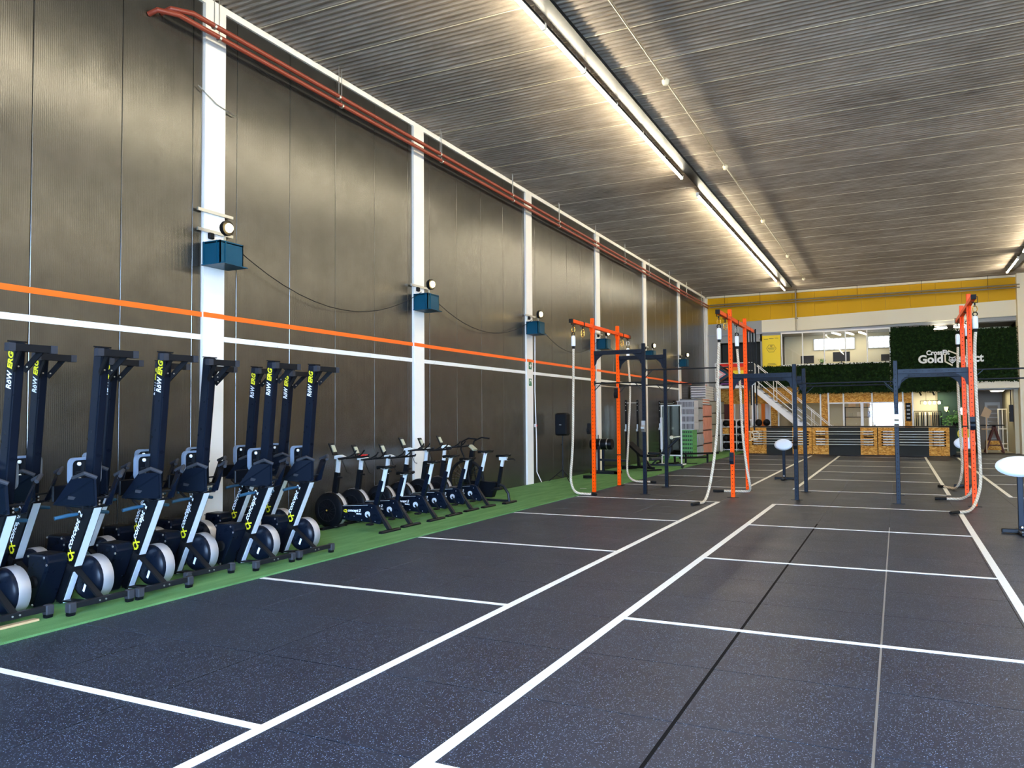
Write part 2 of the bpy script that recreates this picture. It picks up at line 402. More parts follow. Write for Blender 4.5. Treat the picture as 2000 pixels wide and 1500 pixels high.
# upper and lower rooms behind the facade
rm = structure('wall_rooms', MB().box(.12, 12.6, 43.0, 43.2, 0, 2.7), 'room_wall')
obj('room_ceiling', MB().box(.12, 12.6, 38.0, 43.2, 2.66, 2.9), 'room_grey', rm)
obj('room_ceiling', MB().box(.12, 12.6, 38.0, 43.2, 5.42, 5.6), 'room_grey', rm)
obj('room_wall', MB().box(3.3, 12.6, 40.0, 40.1, 2.9, 5.5), 'room_wall', rm)
obj('room_partition', MB().box(.05, .12, 38.0, 43.2, 0, 5.5), 'room_grey', rm)
obj('room_partition', MB().box(3.15, 3.25, 38.0, 43.0, 0, 5.45), 'room_grey', rm)
obj('room_partition', MB().box(8.60, 8.70, 38.0, 43.0, 0, 2.66), 'room_grey', rm)
obj('room_partition', MB().box(9.75, 11.1, 39.2, 39.3, 0, 2.66), 'green_room', rm)
obj('room_partition', MB().box(11.1, 11.2, 37.9, 41.3, 0, 2.66), 'dark_room', rm)
obj('room_partition', MB().box(8.70, 9.75, 39.5, 39.6, 0, 2.66), 'room_wall', rm)
obj('room_partition', MB().box(12.45, 12.6, 38.0, 46.0, 0, 2.66), 'room_wall', rm)
obj('room_partition', MB().box(11.2, 12.45, 42.0, 42.1, 0, 2.66), 'room_grey', rm)
obj('room_partition', MB().box(.7, 3.1, 38.6, 38.7, 2.95, 5.1), 'dark_room', rm)
obj('room_partition', MB().box(.5, 3.15, 40.4, 40.5, 0, 2.66), 'room_grey', rm)
structure('wall_rear', MB().box(-.3, XR, 46.5, 46.8, -.1, H+.2), 'room_grey')
# upper windows
w1 = structure('window_1', MB().box(3.45, 7.95, 37.60, 37.72, 3.86, 3.92).box(3.45, 7.95, 37.60, 37.72, 5.34, 5.40), 'white_steel')
xs = [3.47, 4.37, 5.28, 6.16, 7.03, 7.93]
for x in xs: obj('mullion', MB().box(x-.022, x+.022, 37.62, 37.71, 3.9, 5.36), 'white_steel', w1)
for a, b in zip(xs, xs[1:]): obj('pane', MB().box(a+.022, b-.022, 37.655, 37.665, 3.92, 5.34), 'glass', w1)
gb = structure('window_2', MB().box(4.62, 6.45, 39.94, 39.99, 4.70, 5.26), 'grey_panel')
for i in range(8):
    for j in range(2):
        x = 4.66+.222*i; z = 4.73+.255*j; obj('glass_block', MB().cbox(x, x+.205, 39.90, 39.95, z, z+.235, .02), 'glassblock_light', gb)
gb = structure('window_3', MB().box(6.98, 8.2, 39.94, 39.99, 4.70, 5.26), 'grey_panel')
for i in range(5):
    for j in range(2):
        x = 7.02+.222*i; z = 4.73+.255*j; obj('glass_block', MB().cbox(x, x+.205, 39.90, 39.95, z, z+.235, .02), 'glassblock_light', gb)
area('office_lamp', (5.8, 38.9, 5.38), (0, 0, 0), 3.4, .8, 26, (1, .90, .68))
area('gym_room_lamp', (5.8, 40.2, 2.62), (0, 0, 0), 3.8, 1.5, 26, (1, .86, .62))
area('store_lamp', (1.8, 39.2, 2.62), (0, 0, 0), 1.6, .8, 18, (1, .86, .62))
area('shop_lamp', (9.5, 38.6, 2.60), (0, 0, 0), 1.2, .4, 16, (1, .88, .6))
area('passage_lamp', (11.8, 39.8, 2.60), (0, 0, 0), .6, 1.6, 9, (1, .9, .65))
# lower windows with glass and an added pane behind, glowing dimly to brighten them
w4 = structure('window_4', MB().box(5.4, 8.42, 37.64, 37.72, 1.08, 1.14).box(5.4, 8.42, 37.64, 37.72, 2.13, 2.18), 'white_steel')
obj('pane', MB().box(5.43, 6.70, 37.675, 37.685, 1.14, 2.13), 'glass', w4); obj('pane', MB().box(6.82, 8.34, 37.675, 37.685, 1.14, 2.13), 'glass', w4)
w5 = structure('back_glow', MB().box(6.84, 8.59, 42.93, 42.99, .2, 2.5), 'white_steel')
obj('pane', MB().box(6.9, 8.55, 42.90, 42.93, .95, 2.2), 'pane_glow', w5)
w6 = structure('window_6', MB().box(.55, 2.9, 37.64, 37.72, 1.08, 1.13), 'white_steel')
for i, (a, b, mm) in enumerate(((1.42, 1.75, 'cloth_grey'), (2.0, 2.2, 'white_cloth'), (2.42, 2.58, 'orange_cloth'), (2.60, 2.86, 'white_cloth'), (.7, 1.2, 'brown_cloth'))):
    c = obj('poster_glare', MB().box(a, b, 38.25+.02*i, 38.27+.02*i, 1.05, 2.2), mm)  # upright strips paint posters and streaks of glare in the glass
    tag(c, ('grey', 'narrow white', 'orange', 'wide white', 'dark brown')[i]+' strip for posters and glare streaks in the storage room glass', 'poster_glare')
d1 = structure('door_1', MB().box(11.75, 12.35, 41.9, 41.98, 0, 2.15), 'grey_panel')
for i in range(10): obj('door_slat', MB().box(11.85, 12.25, 41.87, 41.9, .15+.19*i, .30+.19*i), 'room_grey', d1)
obj('door_handle', MB().cyl((11.82, 41.82, 1.15), (11.9, 41.82, 1.15), .02), 'zinc', d1)
d2 = structure('door_2', MB().box(.73, 1.30, 38.0, 38.05, 2.96, 5.02).box(1.33, 1.90, 38.0, 38.05, 2.96, 5.02).box(1.93, 2.50, 38.0, 38.05, 2.96, 5.02), 'dark_room')

# right lamp-lit things are below; hedge wall ------------------------------------------------
def hedge(name, label, rects, y):
    t = thing(name, label, 'green wall')
    bk = MB()
    for x0, x1, z0, z1 in rects: bk.box(x0, x1, y, y+.08, z0, z1)
    obj('backing', bk, 'hedge_leaf', t)
    lv = MB(); rnd = random.Random(3)
    for x0, x1, z0, z1 in rects:
        n = int((x1-x0)*(z1-z0)*650)
        for i in range(n):
            c = Vector((rnd.uniform(x0-.03, x1+.03), y-rnd.uniform(0, .07), rnd.uniform(z0-.04, z1+.04)))
            a = Vector((rnd.uniform(-1,1), rnd.uniform(-.6,.2), rnd.uniform(-1,1))).normalized()*.045
            b = a.cross(Vector((rnd.uniform(-.5,.5), -1, rnd.uniform(-.5,.5)))).normalized()*.022
            lv.add([c-a, c+b, c+a, c-b], [(0,1,2,3)])
    o = obj('leaves', lv, 'hedge_leaf', t, kind='stuff')
    return t
hedge('hedge_panel', 'low dark green artificial hedge band under the office windows', [(2.6, 4.2, 2.95, 3.84), (4.2, 7.9, 2.62, 3.86)], 37.5)
hedge('hedge_panel', 'tall dark green artificial hedge wall behind the white raised lettering', [(7.95, 12.55, 2.98, 5.12), (7.95, 11.0, 2.60, 2.98), (7.97, 9.6, 5.12, 5.34)], 37.48)
# roof trusses / lamps glimpsed above the hedge
t = thing('round_lamp', 'bright oval lamp behind the top edge of the tall hedge, left one', 'lamp')
obj('diffuser', MB().lathe([(.02,-.06),(.26,-.05),(.30,0),(.26,.05),(.02,.06)], (9.85, 37.9, 5.30), 'z', 16), 'panel_light', t, smooth=True); obj('rim', MB().tube([(9.85+.31*math.cos(a*math.pi/8), 37.9+.31*math.sin(a*math.pi/8), 5.3) for a in range(16)], .02, 6, True), 'matt_black', t)
dup(t, (.78, 0, .02), 'bright oval lamp behind the top edge of the tall hedge, right one')
# sign on the hedge -------------------------------------------------------------------------
sg = thing('gym_sign', 'white raised gym name lettering with raccoon emblem on the tall hedge', 'sign', (0, 0, 0))
SY = 37.36
text('lettering', 'CrossFit', .27, 'exit_white', sg, (9.30, SY, 4.12), (1,0,0), (0,0,1), offset=.010, ext=.02, width=.86)
text('lettering', 'Gold', .46, 'exit_white', sg, (8.99, SY, 3.79), (1,0,0), (0,0,1), offset=.016, ext=.02, width=.92)
text('lettering', 'strict', .46, 'exit_white', sg, (11.38, SY, 3.79), (1,0,0), (0,0,1), offset=.016, ext=.02, right=True, width=.90)
hx = MB(); stroke(hx, [(9.99, 4.13), (9.99, 3.82), (10.24, 3.66)], .055, SY, .03); stroke(hx, [(10.12, 4.27), (10.42, 4.12), (10.46, 3.95)], .05, SY, .03)
obj('hexagon_edge', hx, 'cream', sg)
fx, fz = 10.25, 3.88
def rf(L): return [(fx+a*.13, fz+b*.13) for a, b in L]
rc = MB()
stroke(rc, rf([(-.75,.62),(-.85,1.15),(-.35,.75),(.35,.75),(.85,1.15),(.75,.62),(.98,-.05),(.45,-.62),(0,-1.05),(-.45,-.62),(-.98,-.05)]), .026, SY, .03, True)
stroke(rc, rf([(0,.7),(0,.1),(-.2,-.5)]), .022, SY, .03); stroke(rc, rf([(0,.1),(.2,-.5)]), .022, SY, .03)
stroke(rc, rf([(-.62,.1),(-.3,.3),(-.12,.05)]), .022, SY, .03); stroke(rc, rf([(.62,.1),(.3,.3),(.12,.05)]), .022, SY, .03)
stroke(rc, rf([(-.55,-.25),(-.2,-.15)]), .03, SY, .03); stroke(rc, rf([(.55,-.25),(.2,-.15)]), .03, SY, .03); stroke(rc, rf([(-.12,-.72),(.12,-.72)]), .04, SY, .03)
obj('raccoon_emblem', rc, 'exit_white', sg)
# yellow poster
ps = thing('poster_board', 'tall yellow poster with hexagon logo beside the office windows', 'poster')
obj('sheet', MB().box(2.62, 3.42, 37.6, 37.68, 3.86, 5.30), 'poster_yellow', ps)
pr = MB(); stroke(pr, [(3.02+.21*math.cos(a*math.pi/3), 4.70+.19*math.sin(a*math.pi/3)) for a in range(6)], .014, 37.6, .004, True)
stroke(pr, [(2.97, 4.82), (3.07, 4.82), (3.02, 4.77)], .02, 37.6, .004, True); stroke(pr, [(2.91, 4.64), (3.13, 4.64)], .014, 37.6, .004)
for a, b, z in ((2.70,2.88,5.14),(2.93,3.12,5.15),(3.18,3.33,5.16),(2.86,3.18,4.00),(2.82,3.22,3.94)): stroke(pr, [(a, z), (b, z)], .02, 37.6, .004)
obj('print', pr, 'dark_print', ps); text('print_lettering', 'GOLDISTRICT', .06, 'dark_print', ps, (2.87, 37.594, 4.69), (1,0,0), (0,0,1), offset=.002, width=.30)
# green emergency pictograms on the third column
for z, nm in ((2.93, 'upper'), (2.52, 'lower')):
    e = thing('escape_sign', nm+' of two small green escape signs on the white column by the speaker', 'sign', (.037, 17.6, z))
    obj('plate', MB().box(0, .008, -.075, .075, -.09, .09), 'sign_green', e)
    a = MB()
    if nm == 'upper': a.box(.008, .011, -.055, .055, -.012, .012).prism([(-.03,-.012),(.03,-.012),(0,-.06)], 'x', .008, .011).prism([(-.03,.012),(.03,.012),(0,.06)], 'x', .008, .011)
    else: a.prism([(-.05,.06),(-.05,-.05),(-.03,-.05),(-.03,.03),(.03,.03),(.03,-.01),(.055,.04),(.03,.07)], 'x', .008, .011)
    obj('pictogram', a, 'exit_white', e)

# ================================================================== CEILING LIGHTS, PIPES
def luminaire(x, y0, L, label):
    t = thing('tube_light', label, 'ceiling light', (x, y0, H-.17), 0, 'rows of ceiling tube lights')
    obj('housing', MB().cbox(-.03, .03, .01, L-.01, .0, .05, .008), 'dark_steel', t)
    obj('tube', MB().cyl((0, .03, -.03), (0, L-.03, -.03), .022, 8), 'tube_light', t, smooth=True)
    obj('end_cap', MB().cbox(-.032, .032, .0, .03, -.055, .05, .005), 'white_steel', t); obj('end_cap', MB().cbox(-.032, .032, L-.03, L, -.055, .05, .005), 'white_steel', t)
    obj('hanger', MB().cyl((0, .3, .05), (0, .3, .17), .004, 6), 'zinc', t); obj('hanger', MB().cyl((0, L-.3, .05), (0, L-.3, .17), .004, 6), 'zinc', t)
    return t
LU = 1.57
first = luminaire(3.84, 17.75-LU, LU, 'lit ceiling tube at the near side of the gap in the left row')
ylist = [17.75-LU*(k+1) for k in range(1, 13)]
for i, y in enumerate(ylist): dup(first, (3.84, y, H-.17), 'lit ceiling tube in the near part of the left row, number %s from the gap' % ('two three four five six seven eight nine ten eleven twelve thirteen'.split()[i]))
y = 19.3; nm = 'one two three four five six seven eight nine'.split(); i = 0
while y+LU < 33.7: dup(first, (3.84, y, H-.17), 'lit ceiling tube in the far part of the left row, number %s beyond the gap' % nm[i]); y += LU; i += 1
dup(first, (3.84, 34.5, H-.17), 'last ceiling tube of the left row, nearest the yellow wall')
def row2(y, lab): return dup(first, (12.1, y, H-.17), lab)
row2(35.7-LU, 'last ceiling tube of the right row, above the cream pillar'); row2(35.7-2*LU, 'ceiling tube next to the last of the right row')
y = 31.3-LU; i = 0; onum = 'first second third fourth fifth sixth seventh eighth ninth tenth eleventh twelfth thirteenth fourteenth fifteenth sixteenth seventeenth eighteenth nineteenth twentieth twenty-first twenty-second'.split()
while y > YN and i < 22: row2(y, onum[i]+' ceiling tube before the gap in the right row'); y -= LU; i += 1
ct = thing('cable_tray', 'long dark cable tray running beside the left tube lights', 'cable tray')
obj('channel', MB().box(3.90, 4.12, YN, 36.3, H-.075, H-.07).box(3.90, 3.905, YN, 36.3, H-.07, H-.01).box(4.115, 4.12, YN, 36.3, H-.07, H-.01), 'dark_steel', ct)
for k in range(14): obj('hanger', MB().cyl((4.0, -2+2.9*k, H-.07), (4.0, -2+2.9*k, H), .006, 6), 'zinc', ct)
ct2 = dup(ct, (8.27, 0, 0), 'long dark cable tray beside the right tube lights')
sp = thing('detector_pipe', 'thin grey ceiling conduit with round white detectors right of the tubes', 'conduit')
obj('pipe', MB().cyl((4.83, YN, H-.065), (4.83, 34.1, H-.065), .016, 8), 'grey_pipe', sp, smooth=True)
for y in (12.66, 17.71, 23.19, 28.8, 34.05, 7.6, 2.5):
    d = obj('detector', MB().lathe([(.02,-.075),(.045,-.06),(.06,-.02),(.065,.01),(.03,.05)], (4.83, y, H-.08), 'z', 14), 'cream', sp, smooth=True)
    obj('hanger', MB().cyl((4.83, y+.1, H-.09), (4.83, y+.1, H), .006, 6), 'zinc', sp)
# red water pipes
for k, (x, z, ys_, nm) in enumerate(((.27, 6.80, 6.9, 'upper'), (.23, 6.705, 6.72, 'lower'))):
    t = thing('water_pipe', nm+' of two red-brown pipes running high along the left wall', 'pipe')
    obj('pipe_run', MB().tube([(.0, ys_-.15, z-.04), (x*.5, ys_-.12, z), (x, ys_+.1, z+.01), (x, 36.9, z), (x, 37.3, z)], .034, 10), 'red_pipe', t, smooth=True)
    for y in (7.35, 9.9, 13.0, 16.2, 19.0, 21.8, 24.6, 27.4, 30.2, 33.0, 35.8):
        obj('hanger', MB().cyl((x, y+.12*k, z), (x, y+.12*k, H), .006, 6), 'zinc', t); obj('clamp', MB().cyl((x, y+.12*k-.015, z), (x, y+.12*k+.015, z), .042, 10), 'zinc', t)
    t2 = thing('metal_pipe', nm+' of two grey pipes crossing the yellow band of the far wall', 'pipe')
    zz = 6.84 - .11*k
    obj('pipe_run', MB().cyl((.3, 37.35, zz), (12.7, 37.35, zz), .03, 8), 'grey_pipe', t2, smooth=True)
    for x_ in (1.0, 2.6, 4.2, 6.7, 9.2, 11.6): obj('hanger', MB().cyl((x_, 37.35, zz), (x_, 37.35, H), .008, 6), 'dark_steel', t2)
t2 = thing('metal_pipe', 'vertical grey pipe down the yellow and cream bands of the far wall', 'pipe')
obj('pipe_run', MB().cyl((4.13, 37.5, 5.45), (4.13, 37.5, H), .03, 8), 'grey_pipe', t2, smooth=True); obj('bracket', MB().box(4.08, 4.18, 37.5, 37.7, 6.0, 6.04), 'dark_steel', t2)

# ================================================================== SPEAKER SHELVES ON COLUMNS
def wallbox(y, k):
    t = thing('wall_lamp_box', 'blue steel box with a small warm floodlight, %s along the left wall' % ('one first second third fourth fifth sixth'.split()[k]), 'wall lamp', (.035, y, 3.70))
    t['group'] = 'blue lamp boxes on the white columns'
    b = MB().box(0, .36, -.20, .20, 0, .012)
    obj('shelf', MB().prism([(.0,-.22),(.40,-.22),(.36,.24),(.0,.24)], 'z', -.012, 0), 'blue_steel', t)
    obj('box', MB().box(.0, .015, -.2, .2, 0, .30).box(.30, .315, -.2, .2, 0, .30).box(.0, .315, -.20, -.185, 0, .30).box(.0, .315, .185, .20, 0, .30).box(0, .315, -.2, .2, .27, .285), 'blue_steel', t)
    obj('rib', MB().box(.02, .035, -.212, -.2, .0, .30), 'blue_steel', t); obj('rib', MB().box(.25, .265, -.212, -.2, .0, .30), 'blue_steel', t)
    obj('rib', MB().box(.315, .327, -.12, -.105, .0, .30), 'blue_steel', t)
    obj('socket', MB().cbox(0, .05, -.12, -.04, .36, .44, .008), 'matt_black', t)
    f = obj('floodlight', MB().lathe([(.02,.255),(.085,.26),(.10,.29),(.10,.335),(.085,.335)], (0, -.08, .47), 'x', 14), 'matt_black', t, smooth=True)
    obj('bulb', MB().lathe([(.01,.30),(.05,.32),(.062,.345),(.05,.37),(.01,.385)], (0, -.08, .47), 'x', 12), 'spot_light', f, smooth=True)
    obj('bracket', MB().beam((.27, -.08, .28), (.27, -.08, .43), .03, .008), 'zinc', t)
    for z in (.46, .72) if k == 1 else (.46,):
        obj('strut_rail', MB().box(.002, .03, -.30, .30, z-.02+.0, z+.02), 'zinc', t)
    return t
for k, y in enumerate((7.6, 12.6, 17.6, 22.6, 27.6, 32.6)):
    wallbox(y, k+1)
    if k < 5:
        c = MB().tube([(.12, y+.2+4.75*i/14, 4.05-(.62-.1*(k % 2))*4*(i/14)*(1-i/14)) for i in range(15)], .006, 6)
        c = obj('power_cable', c, 'matt_black', smooth=True); tag(c, 'thin sagging black cable between blue lamp boxes, %s bay' % ('first second third fourth fifth'.split()[k]), 'cable')
    l = bpy.data.lights.new('flood', 'SPOT'); l.energy = 60; l.color = (1, .72, .35); l.shadow_soft_size = .05; l.spot_size = 2.2; l.spot_blend = .6
    lo = bpy.data.objects.new('flood', l); lo.location = (.46, y-.08, 4.17); lo.rotation_euler = Vector((-.9, -.25, -.1)).to_track_quat('Z', 'Y').to_euler(); COL.objects.link(lo)
c = obj('power_cable', MB().tube([(.06, 17.86, 3.9), (.05, 17.85, 2.3), (.07, 17.88, 1.0), (.06, 17.9, .3), (.12, 18.05, .04)], .012, 6), 'white_steel', smooth=True); tag(c, 'white cable running down the third column to the turf', 'cable')
c = obj('power_cable', MB().tube([(.04, 7.3, 6.05), (.05, 7.6, 5.9), (.04, 7.95, 5.85)], .008, 6), 'zinc', smooth=True); tag(c, 'short grey wire tied across the top of the nearest column', 'cable')
sw = thing('wall_button', 'small red and white button beside the third column', 'button', (.0, 17.95, 1.45)); obj('plate', MB().box(0, .02, -.04, .04, -.04, .04), 'white_steel', sw); obj('knob', MB().cyl((.02,0,0), (.05,0,0), .025), 'red_cloth', sw)
# ================================================================== ROWING MACHINES
def caster(par, x, y):
    c = obj('caster', MB().cbox(x-.03, x+.035, y-.035, y+.035, .045, .13, .008), 'grey_cap', par)
    obj('wheel', MB().lathe([(.012,-.022),(.034,-.018),(.036,0),(.034,.018),(.012,.022)], (x, y, .036), 'x', 14), 'black_plastic', c, smooth=True)
    return c
def make_rower():
    t = thing('rowing_machine', '', 'rowing machine', (0,0,0), 0, 'upright stored rowing machines')
    B0, B1 = Vector((-.555, 0, .03)), Vector((-.11, 0, .95)); D = (B1-B0).normalized(); Nn = Vector((D.z, 0, -D.x))   # Nn faces the room
    fr = MB(); fr.beam(B0+D*.02, B1, .10, .13, Nn); obj('frame_beam', fr, 'black_plastic', t, bevel=.006)
    st = MB(); st.beam(B0+D*.40+Nn*.066, B1-D*.02+Nn*.066, .07, .012, Nn)
    obj('track_strip', st, 'silver', t)
    st = MB(); st.beam(B0+D*.03+Nn*.070, B0+D*.37+Nn*.070, .055, .012, Nn); obj('track_strip', st, 'silver', t)
    obj('joint_plate', MB().beam(B0+D*.36+Nn*.03, B0+D*.41+Nn*.03, .13, .10, Nn), 'matt_black', t)
    up = Vector((-D.z, 0, D.x))
    text('brand_lettering', 'concept 2', .082, 'white_print', t, B0+D*.53-Nn*.030+Vector((0,-.0525,0)), D, up, shear=.35, offset=.0008, width=.37)
    lg = MB()
    for k in range(14):
        pass
    c0 = B0+D*.475-Nn*.005
    def PT(a, b): v = c0+D*a+up*b; return (v.x, v.z)
    ring = [PT(.035*math.cos(w), .034*math.sin(w)) for w in [math.radians(q) for q in (70,110,150,190,230,270,300)]]
    stroke(lg, ring, .018, -.051, .002); stroke(lg, [PT(.01,.035), PT(.055,-.03)], .016, -.051, .002); stroke(lg, [PT(.05,.03), PT(.005,-.03)], .012, -.051, .002)
    obj('brand_emblem', lg, 'yellow_print', t)
    # flywheel and its side case
    fc = Vector((-.305, 0, .245))
    fw = obj('flywheel_housing', MB().lathe([(.06,.075),(.185,.075),(.202,.10),(.202,.20),(.185,.215),(.06,.215)], fc, 'y', 28), 'navy_plastic', t, smooth=True)
    obj('mesh_band', MB().lathe([(.203,.10),(.206,.11),(.206,.20),(.203,.205)], fc, 'y', 28), 'mesh_silver', fw, smooth=True)
    obj('hub_cap', MB().lathe([(.02,.035),(.12,.036),(.165,.05),(.188,.075)], fc, 'y', 24), 'navy_plastic', t, smooth=True)
    obj('side_label', MB().beam(fc+Vector((.02,.032,-.11)), fc+Vector((.05,.032,-.04)), .003, .025, Vector((1,0,-.5))), 'white_print', t)
    cs = MB()
    A = [(-.68,.14),(-.64,.05),(-.565,.015),(-.36,.43),(-.40,.50),(-.64,.50)]
    cs.prism([(a+.01, b) for a, b in A], 'y', -.26, -.055); obj('side_case', cs, 'navy_plastic', t, bevel=.02)
    sc = MB()
    for a, b in A: sc.lathe([(.004,-.268),(.011,-.266),(.011,-.26)], (a*.92-.035, 0, b*.88+.035), 'y', 8)
    obj('case_screw', sc, 'zinc', t, kind='stuff')
    obj('case_hub', MB().lathe([(.02,-.29),(.05,-.28),(.06,-.26)], (-.55,0,.25), 'y', 14), 'matt_black', t, smooth=True)
    # foot frame
    obj('foot_bar', MB().beam((0,-.285,.10), (0,.285,.10), .045, .05), 'dark_steel', t, bevel=.005)
    for y in (-.285, .285): caster(t, .0, y)
    bt = MB()
    for y in (-.03, .03): bt.lathe([(.008,.0),(.008,.006)], (.0235, y, .10), 'x', 8)
    obj('bolt', bt, 'zinc', t, kind='stuff')
    obj('brace_leg', MB().beam((-.385,.0,.375), (.0,.0,.11), .055, .02, (0,0,1)), 'matt_black', t)
    obj('base_strap', MB().beam((-.55,.0,.04), (.0,.0,.075), .09, .014), 'dark_steel', t)
    # foot plates, heel cups
    for s in (-1, 1):
        f = Vector((-.10, s*.155, 1.02)); a = Vector((.10, s*.10, .24)); q = obj('foot_plate', MB(), 'navy_plastic', t) if False else None
        base = Vector((-.09, s*.07, .90)); mb = MB()
        P1 = base; P2 = Vector((-.26, s*.265, .945)); P3 = Vector((-.10, s*.205, 1.18)); P4 = Vector((.07, s*.115, 1.18)); P5 = Vector((.03, s*.07, .93))
        th = Vector((.012, -s*.014, 0)); pts = [P1, P2, P3, P4, P5]
        mb.add(pts+[p-th for p in pts], [(0,1,2,3,4), (9,8,7,6,5)]+[(i, i+5, (i+1) % 5+5, (i+1) % 5) for i in range(5)])
        fpn = obj('foot_plate', mb, 'navy_plastic', t)
        obj('heel_cup', MB().tube([P3+Vector((-.01,0,.0)), (P3+P4)/2+Vector((.035, s*.03, .045)), P4+Vector((.01,0,.0))], .018, 8), 'grey_cap', fpn, smooth=True)
        obj('foot_strap', MB().beam(P2*.72+P4*.28+Vector((.02,0,0)), P1*.7+P3*.3+Vector((.03,0,0)), .03, .008, Nn), 'grey_cap', fpn)
    obj('foot_crossbar', MB().cyl((-.085,-.13,.915), (-.085,.13,.915), .014, 8).cyl((-.05,-.10,.99), (-.05,.10,.99), .010, 8), 'dark_steel', t)
    bt = MB()
    for z in (.935, .965): bt.lathe([(.006,.0),(.009,.008)], (-.045, .0, z), 'x', 8)
    obj('bolt', bt, 'zinc', t, kind='stuff')
    # handle hooked behind the beam
    hz = .845; hd = obj('handle', MB().tube([(-.235,-.07,hz), (-.215,0,hz), (-.235,.07,hz)], .013, 8), 'dark_steel', t)
    for s in (-1, 1): obj('grip', MB().tube([(-.235, s*.07, hz), (-.25, s*.16, hz-.004), (-.275, s*.26, hz-.02)], [.015,.018,.017], 10), 'grip_blue', hd, smooth=True)
    # monitor arm folded down beside the footplates
    ma = obj('monitor_arm', MB().tube([(-.20,-.06,.80), (-.33,-.10,.90), (-.40,-.08,1.00)], .014, 8), 'matt_black', t, smooth=True)
    obj('monitor', MB().cbox(-.46,-.43,-.17,.03,.95,1.10,.008), 'black_plastic', ma)
    # upright rail
    r0, r1 = Vector((-.165, .005, .93)), Vector((-.035, .005, 2.335)); rd = (r1-r0).normalized()
    obj('rail', MB().beam(r0, r1, .085, .115, (1,0,0)), 'navy_plastic', t, bevel=.012)
    obj('rail_edge', MB().beam(r0+Vector((-.062,0,0)), r1+Vector((-.062,0,0)), .05, .008, (1,0,0)), 'silver', t)
    obj('rail_cap', MB().beam(r1, r1+rd*.012, .09, .12, (1,0,0)), 'matt_black', t)
    rx = rd; upr = Vector((-rd.z, 0, rd.x))
    o_ = r0+rd*1.02+Vector((-.002*1, -.0435, 0))
    text('rail_lettering_white', 'R\u00f6W', .088, 'white_print', t, o_+Vector((.030,0,0)), rd, upr, shear=.25, offset=.002, width=.155)
    text('rail_lettering_yellow', 'ERG', .088, 'yellow_print', t, o_+Vector((.030,0,0))+rd*.165, rd, upr, shear=.25, offset=.003, width=.15)
    # rear foot of the rail, pointing into the room
    fx_, fz_ = .165, 2.275
    obj('rear_foot', MB().beam((fx_,-.165,fz_), (fx_,.165,fz_), .05, .06), 'matt_black', t)
    for y in (-.175, .175): obj('rubber_cap', MB().beam((fx_+.002, y-.028, fz_), (fx_+.002, y+.028, fz_), .056, .066), 'grey_cap', t)
    for s in (-1, 1): obj('rear_leg', MB().beam((.0, s*.045, 2.10), (fx_, s*.09, 2.265), .012, .05), 'matt_black', t)
    obj('gusset', MB().box(.02, .155, -.03, .03, 2.25, 2.29), 'matt_black', t)
    bt = MB()
    for y in (-.035, .035): bt.lathe([(.007,.0),(.007,.008)], (.048, y, 2.13), 'x', 8)
    obj('bolt', bt, 'zinc', t, kind='stuff')
    # seat parked low on the rail
    se = MB(); n = 8
    rr = .05; hw, hh = .155, .125; oc = []
    for cx_, cz_, a0 in ((hw-rr, hh-rr, 0), (-hw+rr, hh-rr, 90), (-hw+rr, -hh+rr, 180), (hw-rr, -hh+rr, 270)):
        for q in range(4): w = math.radians(a0+q*30); oc.append((cx_+rr*math.cos(w), cz_+rr*math.sin(w)))
    cz = 1.225; cxs = -.235
    se.add([(cxs-.03, y, cz+z) for y, z in oc]+[(cxs+.01, y, cz+z) for y, z in oc]+[(cxs+.01, y*.84, cz+z*.82) for y, z in oc]+[(cxs-.002, y*.82, cz+z*.80) for y, z in oc],
           [tuple(range(15,-1,-1))]+[(k*16+i, k*16+(i+1) % 16, k*16+16+(i+1) % 16, k*16+16+i) for k in range(3) for i in range(16)])
    sea = obj('seat', se, 'seat_blue', t, smooth=True)
    obj('seat_underside', MB().add([(cxs+.0015, y*.83, cz+z*.81) for y, z in oc], [tuple(range(16))]), 'black_plastic', sea)
    car = MB()
    for y in (-.075, .075):
        for z in (-.06, .07): car.lathe([(.006,.0),(.017,.003),(.017,.018),(.006,.022)], (cxs+.01, y, cz+z), 'x', 10)
    obj('seat_roller', car, 'white_steel', sea, kind='stuff'); obj('carriage', MB().box(cxs, cxs+.05, -.05, .05, cz-.09, cz+.09).box(cxs, cxs+.02, -.10, .06, cz-.02, cz+.0), 'dark_steel', sea)
    return t
rw = make_rower()
ORD = 'nearest second third fourth fifth sixth'.split()
front = [(1.65,4.03),(1.77,4.72),(1.79,5.38),(1.62,6.09),(1.79,6.86),(1.78,7.57)]
back = [(.88,4.74),(.84,5.52),(.76,6.20),(.80,6.87),(.88,7.54),(.82,8.21)]
for i, (x, y) in enumerate(front):
    plain = i in (1, 3)
    lab = 'black upright rowing machine in the front row, %s from the camera%s' % (ORD[i] if i else 'nearest', ', rail side without lettering' if plain else '')
    if i == 0: rw.location = (x, y, 0); rw['label'] = lab
    else: dup(rw, (x, y, 0), lab, skip=('rail_lettering_white', 'rail_lettering_yellow') if plain else (), rz=(0, 0, 0, -.03, .0, -.02)[i])
for i, (x, y) in enumerate(back):
    dup(rw, (x, y, 0), 'black upright rowing machine in the back row against the wall, %s from the camera' % ORD[i], rz=(.0, .03, -.02, .02, 0, .02)[i])
wd = obj('wooden_batten', MB().box(1.62, 1.68, 3.45, 4.22, .018, .035), 'wood_light'); tag(wd, 'thin wooden batten on the turf under the nearest rowing machine', 'batten')

